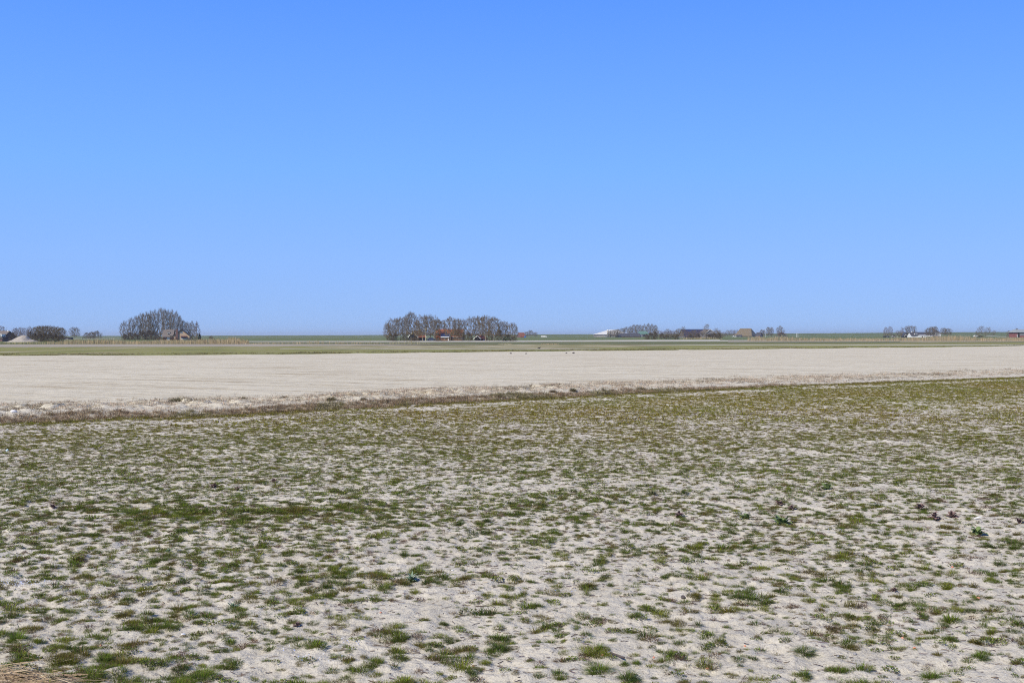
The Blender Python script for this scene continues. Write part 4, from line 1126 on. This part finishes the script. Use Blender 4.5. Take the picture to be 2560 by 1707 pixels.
# --- thatched farm
(x, y), k = at(1876, 841.9)
th = gable('thatched_farm', 'big farm with steep thatched roof and dark right gable', (x - 6 * k, y + 14), math.radians(-30), 24, 44 * k, 2.5 * k, 20.5 * k, 'brick_dark', 'thatch', cat='farmhouse', over=.6, hip=9 * k)
window(th, '+x', -5 * k, 1 * k, 4 * k, 2.2 * k, 'white', 22 * k); window(th, '+x', 3 * k, 1 * k, 3 * k, 2.2 * k, 'white', 22 * k)
(x, y), k = at(1898, 842.1)
tw = gable('front_house', 'brick front house with white windows joined to the thatched farm', (x, y), math.radians(-32), 10, 12 * k, 3 * k, 10.5 * k, 'brick_red', 'tile_dark', cat='house', over=.3)
for wx in (-3, 0.5): window(tw, '-y', wx * k, .6 * k, 2.3 * k, 2.6 * k, 'white', -5)
window(tw, '+x', 0, 1.2 * k, 3 * k, 2.6 * k, 'white', 6 * k)
(x, y), k = at(1848, 842.1)
ls = gable('low_shed', 'low dark shed at the left end of the thatched farm', (x, y), 0, 8, 12 * k, 1.6 * k, 4.5 * k, 'wood_dark', 'tile_dark', cat='shed')
panel('shed_door', ls, '-y', 0, 0, 3, 1.3, 'wall_grey', -4)
car('parked_car', 'white car parked left of the thatched farm', 1837, 842.6, 'white', 5.0, 1.7)
for px, b, t, lab in ((1913, 843, 822, 'tall pale pole between the thatched farm and the next trees'), (1991.5, 843, 832.5, 'left one of two white posts standing on the dike side'), (1995, 843, 832.5, 'right one of two white posts standing on the dike side')):
    pole('white_post', lab, px, b, t, 0.16, 'white', 'post', group='white posts before the dike')

# --- farm on the right
(x, y), k = at(2263, 843.4)
d1 = gable('dark_barn', 'small black boarded barn with white gable edges, right of the brown trees', (x, y), math.radians(80), 15 * k, 9, 3.0 * k, 12 * k, 'wood_dark', 'tile_dark', cat='barn', over=.3)
b = MB()
for sg in (-1, 1): b.slab([(-4.6, sg * 5.0 * k, 2.8 * k), (-4.6, sg * 0.2, 6.6 * k), (-4.6, sg * 0.2, 7.4 * k), (-4.6, sg * 5.4 * k, 3.5 * k)], (-1, 0, 0), 0.12)
b.build('gable_trim', M['white'], d1)
window(d1, '-x', 2.6 * k, 7.6 * k, 2 * k, 1.8 * k, 'white', -4.5)
(x, y), k = at(2284, 843.5)
w1 = gable('cottage', 'low white-walled cottage with dark roof and broad white dormer', (x, y), math.radians(4), 8, 22 * k, 4.6 * k, 12.5 * k, 'white', 'tile_dark', cat='house', over=.3, chim=[(-5 * k, 0, .8, 14.5 * k, 'white')])
MB().box(-2 * k, 4.5 * k, -3.6, -1.2, 7.0 * k, 10.0 * k).build('dormer', M['white'], w1)
window(w1, '-y', 1 * k, 7.4 * k, 4 * k, 1.8 * k, 'wood_dark', -3.6)
for wx in (-7, -2, 6): window(w1, '-y', wx * k, 1.4 * k, 1.8 * k, 2.2 * k, 'brick_red', -4)
(x, y), k = at(2305, 843.6)
w2 = gable('cottage_wing', 'flat-looking pale shed with dark doors right of the white cottage', (x, y), math.radians(2), 6, 14 * k, 4.0 * k, 5.2 * k, 'white', 'metal_white', cat='shed', over=.2)
panel('garage_door', w2, '-y', -3 * k, 0, 3.2 * k, 3.0 * k, 'wood_dark', -3); panel('garage_door', w2, '-y', 3 * k, 0.6, 2 * k, 2.2 * k, 'wood_dark', -3)
(x, y), k = at(2308, 841.2)
lb = gable('long_barn', 'long dark-roofed barn stretching behind the white cottage', (x, y + 10), math.radians(2), 16, 48 * k, 3 * k, 10.5 * k, 'brick_dark', 'tile_dark', cat='barn', over=.5, hip=4 * k)
panel('barn_door', lb, '-y', 8 * k, 0, 5, 1.8, 'white', -8)
(x, y), k = at(2341, 841.2)
wh = gable('white_house', 'white house with hipped dark roof and tall chimney at the farm right end', (x, y), math.radians(-3), 10, 17 * k, 8 * k, 14 * k, 'wall_grey', 'tile_dark', cat='house', over=.7, hip=6 * k, chim=[(-6 * k, 0, 1.2, 20.5 * k, 'brick_dark')])
MB().box(-9 * k, 9 * k, -5.9, -5.72, 6.6 * k, 8.2 * k).build('fascia', M['white'], wh)
for wx in (-5, 0): window(wh, '-y', wx * k, 3.6 * k, 2.0 * k, 2.4 * k, 'white', -5)
for wx in (3.2, 6.5): panel('white_door', wh, '-y', wx * k, 1.8 * k, 2.0 * k, 4.6 * k, 'white', -5)
car('parked_car', 'white car behind a low dark wall at the left end of the right farm', 2236, 843.3, 'white', 4.6, 1.6)
car('parked_car', 'small white car left of the white house on the right farm', 2326, 842.4, 'white', 4.4, 1.6)
(x, y), k = at(2215.5, 843.2)
tr = gable('low_shed', 'low black shed at the foot of the brown trees', (x, y), 0, 5, 12 * k, 1.4 * k, 2.6 * k, 'wood_dark', 'wood_dark', cat='shed', over=.2)
panel('shed_door', tr, '-y', 0, 0, 2, 0.45, 'wall_grey', -2.5)
car('parked_car', 'white car beside the bare trees by the pale track', 2440, 842.2, 'white', 5, 1.7)
sheet('dike_track', [(2462, 839.4), (2500, 842.0), (2620, 843.4)], [(2462, 838.6), (2500, 840.9), (2620, 842.4)], 0.05, M['pale'])
(x, y), k = at(2556, 843.4)
rb = gable('red_barn', 'red-walled barn with pale roof cut off by the right edge of the view', (x + 5 * k, y + 8), math.radians(0), 14, 34 * k, 13 * k, 19 * k, 'pink', 'metal_grey', cat='barn', over=.8, hip=5 * k)
panel('barn_door', rb, '-y', -13 * k, 0, 5 * k, 12 * k, 'wood_dark', -7); panel('white_board', rb, '-y', -16.6 * k, 0, 1.4 * k, 7 * k, 'white', -7)
pn = MB(); pn.box(-10 * k, 17 * k, -7.08, -7.01, 4.5 * k, 12.6 * k).build('upper_boards', M['wall_grey'], rb)

# --- left edge: house and heap of sand
(x, y), k = at(8, 853.6)
lh = gable('dormer_house', 'house with grey roof and white-framed dormer cut off by the left edge of the view', (x - 14 * k, y + 4), math.radians(-12), 10, 44 * k, 8 * k, 25 * k, 'brick_dark', 'tile_grey', cat='house', over=.4,
           chim=[(19 * k, 0, .6, 27.5 * k, 'white')])
dm = MB(); dm.box(9 * k, 22.5 * k, -5.6, -2.5, 12 * k, 18.5 * k).build('dormer', M['white'], lh)
for wx in (12, 19): window(lh, '-y', wx * k, 13.4 * k, 3.6 * k, 3.6 * k, 'white', -5.6)
window(lh, '-y', -2 * k, 3 * k, 5 * k, 3.5 * k, 'white', -5.0)
def heap():
    (x, y), k = at(56, 855.0)
    rng = np.random.default_rng(2); n = 60; V = []
    for j in range(n):
        for i in range(n):
            a = (i / (n - 1) - .5) * 2; b = (j / (n - 1) - .5) * 2
            X = a * 40 * k; Y = b * 5.5
            q = X / k
            top = np.interp(q, [-36, -28, -18, -6, 0, 6, 12, 20, 24, 27, 32, 38], [0, 2.5, 9, 14.5, 17.2, 17.3, 15, 6.5, 4.6, 5.6, 3.2, 0]) * k
            zz = top * max(0, 1 - abs(b) ** 1.3) + 0.10 * float(vn(X * 1.1, Y * 1.1, 31)) + 0.05 * float(vn(X * 3, Y * 3, 32))
            V.append((X, Y, max(zz, -0.05) if abs(a) < .97 and abs(b) < .97 else -0.1))
    i = np.arange(n - 1)[:, None] * n + np.arange(n - 1)[None, :]
    Fq = np.stack([i, i + 1, i + n + 1, i + n], -1).reshape(-1, 4)
    M['heap'] = noisemat('heap_sand', [(0.3, (0.34, 0.30, 0.25)), (0.7, (0.44, 0.40, 0.34))], (1, 1, 1), 1.2, bump=0.05)
    o = link('sand_heap', np_mesh('sand_heap', V, Fq, M['heap'], smooth=True)); o.location = (x, y, 0)
    tag(o, 'large heap of grey sand before the reddish trees on the left', 'sand heap')
heap()
(x, y), k = at(170, 848.6)
ds = gable('low_shed', 'low black shed right of the left row of trees', (x, y), 0.1, 5, 20 * k, 1.5, 4.0 * k * 1.0, 'wood_dark', 'tile_dark', cat='shed', over=.2)
panel('shed_door', ds, '-y', 0, 0, 2, 0.9, 'wall_grey', -2.5)
pole('fence_post', 'short dark post in the reeds left of the brick house grove', 282.3, 854.5, 850.0, 0.12, 'wood_dark', 'post')
for i, (px, t, lab) in enumerate(((399, 849.0, 'left'), (402.8, 848.2, 'middle'), (1912 - 1490, 848.5, 'right'))):
    pole('fence_post', '%s one of the three pale posts in the reeds before the brick house' % lab, px, 854.0, t, 0.10, 'post', 'post', group='pale posts in the reeds')

# sheep on the dike
def sheep(px, label, dark):
    i = 2500; D = 2450 - 30; x = gx(px, D)
    zc = 5.95
    r = empty('sheep', (x, D + 20, zc), 0.3); tag(r, label, 'sheep', 'sheep on the crest of the dike')
    m = MB(); m.tube([(-.62, 0, .62), (-.45, 0, .72), (0, 0, .76), (.4, 0, .75), (.6, 0, .85), (.82, 0, .98), (.98, 0, .88)], [.14, .30, .34, .32, .18, .14, .08], 10)
    for sx in (-.38, .36):
        for sy in (-.16, .16): m.tube([(sx, sy, .6), (sx - .03, sy, .3), (sx, sy, 0)], [.09, .06, .045], 6)
    m.build('body', M['wood_dark' if dark else 'white'], r, True)
for px, lab, dk in ((2096, 'dark sheep on the dike crest, the first from the left', 1), (2127, 'white sheep on the dike crest', 0), (2149, 'dark sheep on the dike crest right of the white sheep', 1), (2188, 'dark sheep on the dike crest nearest the farm on the right', 1)):
    sheep(px, lab, dk)

# birds and clods out on the sand
def bird():
    (x, y), k = at(1348, 871.8)
    r = empty('bird', (x, y, 0.02), 0.15); tag(r, 'dark bird crouching at the far edge of the bare sand field', 'bird')
    m = MB(); m.tube([(-.34, 0, .13), (-.2, 0, .14), (-.05, 0, .14), (.1, 0, .15), (.2, 0, .19), (.24, 0, .25), (.29, 0, .27), (.34, 0, .25)], [.015, .06, .10, .09, .05, .035, .04, .01], 10)
    for sy in (-.03, .03): m.tube([(.02, sy, .1), (.03, sy, 0)], .008, 5)
    m.build('body', M['wood_dark'], r, True)
bird()
def lump(name, label, px, pyb, sx, sy, sz, mat, cat, group=None, seed=0, z=None, rz=0.0, rough=0.25, cuts=3):
    """a stone, clod or brick fragment"""
    import bmesh
    (x, y), k = at_near(px, pyb)
    bm = bmesh.new(); bmesh.ops.create_icosphere(bm, subdivisions=cuts, radius=1)
    rr = random.Random(seed)
    pl = [(Vector((rr.gauss(0, 1), rr.gauss(0, 1), rr.gauss(0, 1))).normalized(), 0.55 + 0.35 * rr.random()) for _ in range(9)]
    for v in bm.verts:
        for nn, dd in pl:
            e = v.co.dot(nn) - dd
            if e > 0: v.co -= nn * e * (1 - rough)
        v.co = Vector((v.co.x * sx, v.co.y * sy, v.co.z * sz))
    me = bpy.data.meshes.new(name); bm.to_mesh(me); bm.free(); me.materials.append(M[mat])
    o = link(name, me); zz = float(height(x, y)) if z is None else z
    o.location = (x, y, zz + sz * 0.45); o.rotation_euler = (0.1, 0.1, rz)
    tag(o, label, cat, group)
M['stone'] = noisemat('dark_stone', [(0.3, (0.055, 0.045, 0.045)), (0.7, (0.13, 0.11, 0.105))], (1, 1, 1), 30, obj=True, bump=0.004, bscale=60)
M['pebble'] = noisemat('grey_stone', [(0.3, (0.20, 0.20, 0.21)), (0.7, (0.33, 0.32, 0.32))], (1, 1, 1), 40, obj=True)
M['brickbit'] = noisemat('orange_brick', [(0.3, (0.55, 0.22, 0.14)), (0.7, (0.68, 0.34, 0.24))], (1, 1, 1), 40, obj=True, bump=0.002, bscale=90)
M['shell'] = noisemat('white_shell', [(0.3, (0.7, 0.69, 0.67)), (0.7, (0.85, 0.84, 0.82))], (1, 1, 1), 20, obj=True)
for i, (px, py, w) in enumerate(((1277, 884.2, .14), (1315, 884.6, .12), (1416, 883.4, .14), (1434, 883.4, .17))):
    lump('clod', ['leftmost', 'second', 'third', 'rightmost'][i] + ' dark clod of the four on the far part of the bare sand', px, py, w, w * .8, w * .7, 'stone', 'clod', 'dark clods on the far sand', i + 3)
lump('stone', 'fist-sized dark brown stone beside a grass tuft on the near sand', 1707.5, 1495, .024, .02, .018, 'stone', 'stone', seed=5)
lump('stone', 'grey pebble, the left of two right of the big spreading tuft', 2095, 1643, .014, .012, .011, 'pebble', 'stone', 'two grey pebbles', 6)
lump('stone', 'grey pebble, the right of two right of the big spreading tuft', 2137, 1637, .013, .012, .012, 'pebble', 'stone', 'two grey pebbles', 7)
lump('stone', 'small dark stone behind the herb patch near the top right of the near sand', 2100, 1312, .022, .02, .017, 'stone', 'stone', seed=8)
for i, (px, py, s, lab) in enumerate(((1506, 1640, .013, 'bright orange brick fragment left of the black stick'), (1633, 1645, .012, 'flat orange brick fragment right of the black stick'), (1845, 1359, .017, 'orange brick fragment below the broad-leaved weed'),
     (2381, 1419, .016, 'pink brick fragment on bare sand at the right'), (2446, 1498, .018, 'pink brick fragment touching a dark tuft at the right'), (1767, 1673, .012, 'small orange brick fragment at the bottom of the view'),
     (1862, 1616, .012, 'orange brick flake left of the big spreading tuft'), (2286, 1621, .013, 'orange brick flake under a brown patch at the lower right'), (249, 1615, .011, 'orange brick fragment at the lower left'),
     (2256, 1596, .011, 'orange brick flake beside a green herb at the lower right'), (1182, 1666, .011, 'small orange flake in the tufts at the bottom middle'), (950, 1532, .012, 'pale pink brick fragment on open sand in the middle'))):
    lump('brick_fragment', lab, px, py, s, s * .8, s * .7, 'brickbit', 'brick fragment', 'brick fragments on the sand', 20 + i, rz=i * 1.3, cuts=2)
lump('white_shell', 'small white shell on the sand at the lower left', 455, 1588, .018, .012, .012, 'shell', 'shell', seed=40, rz=.6)
lump('white_shell', 'white shell on open sand right of the blue-green plant', 1130, 1427, .015, .008, .010, 'shell', 'shell', seed=41, rz=.3)
# litter: white plastic on the bank, bluish scrap by the left edge, white shard on the right
def scrap(name, label, px, pyb, pts, mat, rz=0.0, cat='litter', t=0.004, lift=0.0):
    (x, y), k = at_near(px, pyb); m = MB(); n = len(pts)
    vs = [Vector(p) for p in pts]; nb = [v + Vector((0, 0.3 * t, t)) for v in vs]
    m.add(vs + nb, [tuple(range(n)), tuple(range(2 * n - 1, n - 1, -1))] + [(i, i + n, (i + 1) % n + n, (i + 1) % n) for i in range(n)])
    o = m.build(name, M[mat]); o.location = (x, y, float(height(x, y)) + 0.01 + lift); o.rotation_euler = (0, 0, rz); tag(o, label, cat)
M['scrap_blue'] = plain('pale_blue_plastic', (0.45, 0.62, 0.78))
lump('plastic_bag', 'crumpled white plastic lying on the sandy bank at the left edge', 33, 1031, .085, .06, .05, 'shell', 'litter', seed=50, rz=.4, rough=.6)
lump('plastic_scrap', 'pale blue plastic scrap in the tufts at the left edge', 17, 1128, .03, .02, .032, 'scrap_blue', 'litter', seed=51)
scrap('white_shard', 'flat white shard lying among purple weeds on the right', 2445, 1298, [(-.05, 0, 0), (.0, -.02, .012), (.055, 0, .022), (.01, .025, .015)], 'shell', 0.1)
# black stick
def stick(name, label, px0, py0, px1, py1, r0, mat, kinks=5, lift=0.012, cat='stick'):
    a = Vector((*at_near(px0, py0)[0], 0)); b = Vector((*at_near(px1, py1)[0], 0)); rr = random.Random(px0)
    c = (a + b) / 2
    P = []
    for i in range(kinks + 1):
        p = a.lerp(b, i / kinks) + Vector((rr.gauss(0, .004), rr.gauss(0, .004), 0)); p.z = lift + rr.gauss(0, .001)
        P.append(p - c)
    m = MB(); m.tube(P, [r0 * (0.8 + .3 * rr.random()) for _ in P], 9)
    o = m.build(name, M[mat], None, True); o.location = (c.x, c.y, float(height(c.x, c.y))); tag(o, label, cat)
stick('stick', 'charred black stick half under a tuft near the bottom', 1524, 1637, 1558, 1652, .0085, 'stone')
stick('stick', 'thin grey-brown twig on open sand right of the blue-green plant', 1215, 1528, 1252, 1530, .003, 'bark')
stick('stick', 'thin yellow straw stalk on the sand above the blue-green plant', 1120, 1374, 1200, 1364, .004, 'straw' if 'straw' in M else 'cream')

# ------------------------------------------------------------------ weeds one can point at
M['dock'] = noisemat('dock_leaf', [(0.3, (0.11, 0.165, 0.05)), (0.7, (0.19, 0.25, 0.09))], (1, 1, 1), 12, obj=True, rough=0.5, spec=0.4)
M['dock_red'] = noisemat('reddening_leaf', [(0.3, (0.10, 0.07, 0.045)), (0.7, (0.13, 0.15, 0.06))], (1, 1, 1), 14, obj=True, rough=0.5, spec=0.4)
M['bluegreen'] = noisemat('blue_green_leaf', [(0.3, (0.12, 0.18, 0.11)), (0.7, (0.20, 0.28, 0.19))], (1, 1, 1), 20, obj=True, rough=0.5, spec=0.4)
M['purple'] = noisemat('purple_withered_leaf', [(0.3, (0.14, 0.09, 0.085)), (0.7, (0.24, 0.165, 0.15))], (1, 1, 1), 20, obj=True)
def leaf_mesh(name, L, W, arch, mat, rr, wave=0.12):
    n = 9; vs = []; fs = []
    for i in range(n):
        t = i / (n - 1)
        w = W / 2 * math.sin(math.pi * min(1, t * .92 + .06)) ** 0.6
        x = L * t; z = arch * L * math.sin(math.pi * t * .8) + wave * W * math.sin(t * 11 + rr.random())
        vs += [(x, -w, z + .25 * w + wave * W * math.sin(t * 17)), (x, 0, z), (x, w, z + .25 * w + wave * W * math.cos(t * 14))]
        if i: a = 3 * (i - 1); fs += [(a, a + 3, a + 4, a + 1), (a + 1, a + 4, a + 5, a + 2)]
    me = bpy.data.meshes.new(name); me.from_pydata(vs, [], fs); me.materials.append(M[mat])
    for p in me.polygons: p.use_smooth = True
    return me
def weed(name, label, px, pyb, wpx, mat, nl, wfrac, arch, seed, cat='weed', group=None, tilt=(0.1, 0.9)):
    (x, y), k = at_near(px, pyb); R = wpx / 2 * k * 0.85; rr = random.Random(seed)
    r = empty(name, (x, y, float(height(x, y)) - .003)); tag(r, label, cat, group)
    for i in range(nl):
        me = leaf_mesh('leaf', R * rr.uniform(.7, 1.1), R * wfrac * rr.uniform(.85, 1.3), arch, mat, rr)
        o = link('leaf', me, r); o.rotation_euler = (rr.uniform(-.3, .3), -rr.uniform(*tilt), i * 2.399 + rr.uniform(-.4, .4))
weed('dock_plant', 'broad-leaved green dock plant, the left of the two close together on the right', 1866, 1296, 46, 'dock', 10, .5, .12, 1, group='broad-leaved dock plants')
weed('dock_plant', 'largest dock plant with long drooping leaves right of its smaller neighbour', 1955, 1312, 76, 'dock', 15, .42, .12, 2, group='broad-leaved dock plants')
weed('dock_plant', 'dock plant with dark glossy leaves standing farther back on the right', 2066, 1224, 52, 'dock', 9, .45, .12, 3, group='broad-leaved dock plants')
weed('dock_plant', 'compact rounded dock plant near the right edge', 2444, 1336, 58, 'dock', 14, .5, .12, 4, group='broad-leaved dock plants')
weed('dock_plant', 'dock plant with reddening lower leaves right of the middle', 1631, 1237, 46, 'dock_red', 12, .3, .1, 5, group='broad-leaved dock plants')
weed('blue_green_plant', 'blue-green narrow-leaved plant in the middle of the near sand', 1026, 1452, 60, 'bluegreen', 26, .16, .1, 6, tilt=(.1, 1.2))
weed('blue_green_plant', 'small upright blue-green plant at the left of the near sand', 418, 1380, 30, 'bluegreen', 14, .25, .1, 7, tilt=(.4, 1.4))
weed('blue_green_plant', 'dusty blue-green rosette at the lower left', 578, 1518, 44, 'bluegreen', 18, .2, .1, 8, tilt=(.1, .9))
for i, (px, py, w, lab) in enumerate(((1697, 1292, 44, 'purple withered weed left of the two dock plants'), (1948, 1262, 38, 'withered reddish weed behind the largest dock plant'), (1978, 1274, 34, 'dark withered weed just right of the reddish one'),
     (2300, 1272, 46, 'purple withered weed left of the long purple patch on the right'), (2335, 1300, 56, 'left half of the long purple withered patch on the right'), (2380, 1294, 50, 'right half of the long purple withered patch on the right'),
     (2548, 1308, 40, 'purple withered weed cut by the right edge'), (532, 1219, 34, 'purple withered weed at the left, behind the dense green band'), (592, 1226, 32, 'second purple withered weed right of the first behind the green band'),
     (683, 1205, 28, 'small purple withered weed behind the green band'), (130, 1270, 30, 'purple withered weed at the far left'), (740, 1566, 34, 'dark withered weed at the lower middle left'), (846, 1513, 14, 'small dark red withered leaf lump in the middle'),
     (2236, 1478, 30, 'upright brown withered weed at the right'), (505, 1540, 26, 'purplish weed with a tiny flower at the lower left'))):
    weed('withered_weed', lab, px, py, w, 'purple', 22, .32, .2, 60 + i, group='purple withered weeds', tilt=(.0, 1.1))

def tuft(name, label, px, pyb, wpx, hpx, col, seed, nb=420, group='large grass tufts', dead=.1, lean=1.0, wd=0.0028):
    (x, y), k = at_near(px, pyb); rng = np.random.default_rng(seed); R = wpx / 2 * k; h = hpx * k
    V, Fa, T, I = blades(rng, nb, R * .5, max(R * .9, h) * .9, wd, lean, 2, .5)
    V[:, 2] *= h / max(V[:, 2].max(), 1e-6); q = R / np.abs(V[:, 0]).max(); V[:, 0] *= q; V[:, 1] *= q
    b = rng.random((int(I.max()) + 1, 1)); c = np.array(col) * (.65 + .7 * b); d = rng.random(len(b)) < dead
    c[d] = np.array((.22, .17, .10))
    o = link(name, np_mesh(name, V, Fa, M['leaf'], c[I])); o.location = (x, y, float(height(x, y)) - .004); tag(o, label, 'grass tuft', group)
G1, G2, G3 = (0.15, 0.225, 0.03), (0.12, 0.18, 0.035), (0.18, 0.24, 0.035)
for i, a in enumerate(((2010, 1632, 96, 34, G2, 700, 'big spreading dark green grass tuft with a dry stalk at the lower right'), (1497, 1680, 110, 44, G1, 800, 'large bright grass tuft at the bottom, left of the dark herb clump'),
     (1570, 1700, 90, 46, G2, 700, 'large dark green clump at the bottom edge right of the bright tuft'), (1592, 1538, 40, 24, G2, 380, 'round dark green tuft standing alone right of the middle'), (960, 1472, 62, 30, G3, 500, 'bright spiky grass tuft just left of the blue-green plant'),
     (1245, 1625, 84, 36, G2, 650, 'wide dark tuft left of the bottom middle'), (1500, 1622, 54, 24, G1, 420, 'broad bright green tuft above the charred stick'), (1560, 1662, 38, 20, G1, 330, 'bright green tuft at the lower end of the charred stick'),
     (255, 1654, 90, 40, G1, 700, 'bright grass tuft at the lower left behind the straw'), (230, 1700, 110, 50, G3, 800, 'large bright green clump beside the straw at the lower left'), (500, 1700, 140, 56, G1, 900, 'very large green tuft at the bottom edge, lower left'),
     (2010, 1690, 60, 34, G1, 460, 'tuft of upright green blades at the lower right below the spreading tuft'), (2450, 1645, 70, 32, G1, 600, 'bright green tuft at the lower right below the brown patch'), (2375, 1600, 52, 30, G3, 420, 'bright green herb clump near the lower right corner'),
     (1790, 1520, 44, 24, G1, 360, 'dark green tuft right of the lone round tuft'), (700, 1415, 44, 24, G2, 360, 'tuft with long blades left of the middle'), (1000, 1600, 60, 30, G3, 450, 'bright tuft with upright blades at the lower middle'),
     (1660, 1445, 36, 22, G2, 300, 'dark green low tuft above the fist-sized stone'), (318, 1286, 120, 34, G2, 700, 'tallest dark green tuft at the left end of the dense green band'), (672, 1274, 80, 26, G2, 500, 'dark green tuft at the right end of the dense green band'),
     (590, 1242, 100, 26, G2, 500, 'wide dark green tuft behind the dense green band'), (40, 1600, 90, 44, G1, 700, 'green tuft at the left edge above the straw'), (2330, 1696, 90, 40, G1, 650, 'green tuft at the bottom edge near the right corner'))):
    tuft('grass_tuft', a[6], a[0], a[1], a[2] * 1.1, a[3] * 0.85, a[4], 300 + i, a[5], dead=.2, lean=1.25)

for i, (px, py, w, h, lab) in enumerate(((445, 1006, 95, 17, 'largest grey-green mound of dead grass on the hummocks at the left'), 
     (605, 1000, 44, 13, 'second grey mound of dead grass right of the largest one'), (711, 997, 40, 11, 'grey mound of dead grass a third of the way along the bank'), (828, 1001, 50, 14, 'dark mound of dead grass close above the bank, left of the middle'), (908, 999, 30, 12, 'small rounded grass mound left of the middle of the bank'),
     (1382, 984, 40, 9, 'left of the pair of rounded brown mounds in the middle'),
     (1432, 982, 34, 11, 'right of the pair of rounded brown mounds in the middle'), (1512, 984, 38, 9, 'brown mound touching the bank right of the middle'), (1602, 974, 52, 11, 'wide grey-brown mound right of the middle'), (1770, 975, 26, 7, 'small brown mound where the bank thins out'))):
    tuft('grass_mound', lab, px, py, w, h, (0.34, 0.29, 0.19) if i % 3 else (0.29, 0.27, 0.16), 500 + i, 700, 'mounds of dead grass behind the bank', .4, 1.0, 0.012)
# speedwell flowers
def flowers():
    rng = np.random.default_rng(77); P = []
    for px, py, w, h, n in ((50, 1462, 90, 12, 90), (880, 1608, 60, 10, 16), (800, 1650, 60, 12, 10), (2080, 1330, 40, 6, 14), (720, 1628, 20, 5, 5), (300, 1470, 60, 12, 14), (1420, 1480, 40, 10, 5)):
        for _ in range(n):
            x, y = at_near(px + rng.normal(0, w / 2), py + rng.normal(0, h / 2))[0]; P.append((x, y, float(height(x, y)) + .012 + .02 * rng.random()))
    V = []; Fa = []; cc = []
    for (x, y, z) in P:
        b = len(V); r = .0055; ph = rng.random() * 3; tl = rng.normal(0, .4)
        V.append((x, y, z))
        for k in range(8):
            a = ph + k * math.pi / 4; q = r * (1 if k % 2 else .45); V.append((x + q * math.cos(a), y + q * math.sin(a), z + q * math.sin(a) * .6 + .001))
        Fa += [(b, b + 1 + k, b + 1 + (k + 1) % 8) for k in range(8)]; c = (.72, .76, .9) if rng.random() < .7 else (.35, .45, .85); cc += [c] * 9
    tag(link('speedwell_flowers', np_mesh('speedwell_flowers', V, Fa, M['leaf'], np.array(cc))), 'tiny white and pale blue flowers in the herb patches', 'flowers', kind='stuff')
flowers()

# ------------------------------------------------------------------ haze: the air over the polder
hz = MB().box(-8450, 8450, -250, 8450, -1.0, 26.0)
hm = bpy.data.materials.new('haze'); hm.use_nodes = True; hn = hm.node_tree; hn.nodes.clear()
ho = hn.nodes.new('ShaderNodeOutputMaterial'); hv = hn.nodes.new('ShaderNodeVolumePrincipled')
hv.inputs['Color'].default_value = (0.88, 0.90, 0.95, 1); hv.inputs['Density'].default_value = 0.0001; hv.inputs['Anisotropy'].default_value = 0.2
hn.links.new(hv.outputs[0], ho.inputs['Volume'])
tag(hz.build('haze', hm), 'thin pale blue haze over the whole polder', 'haze', kind='stuff')
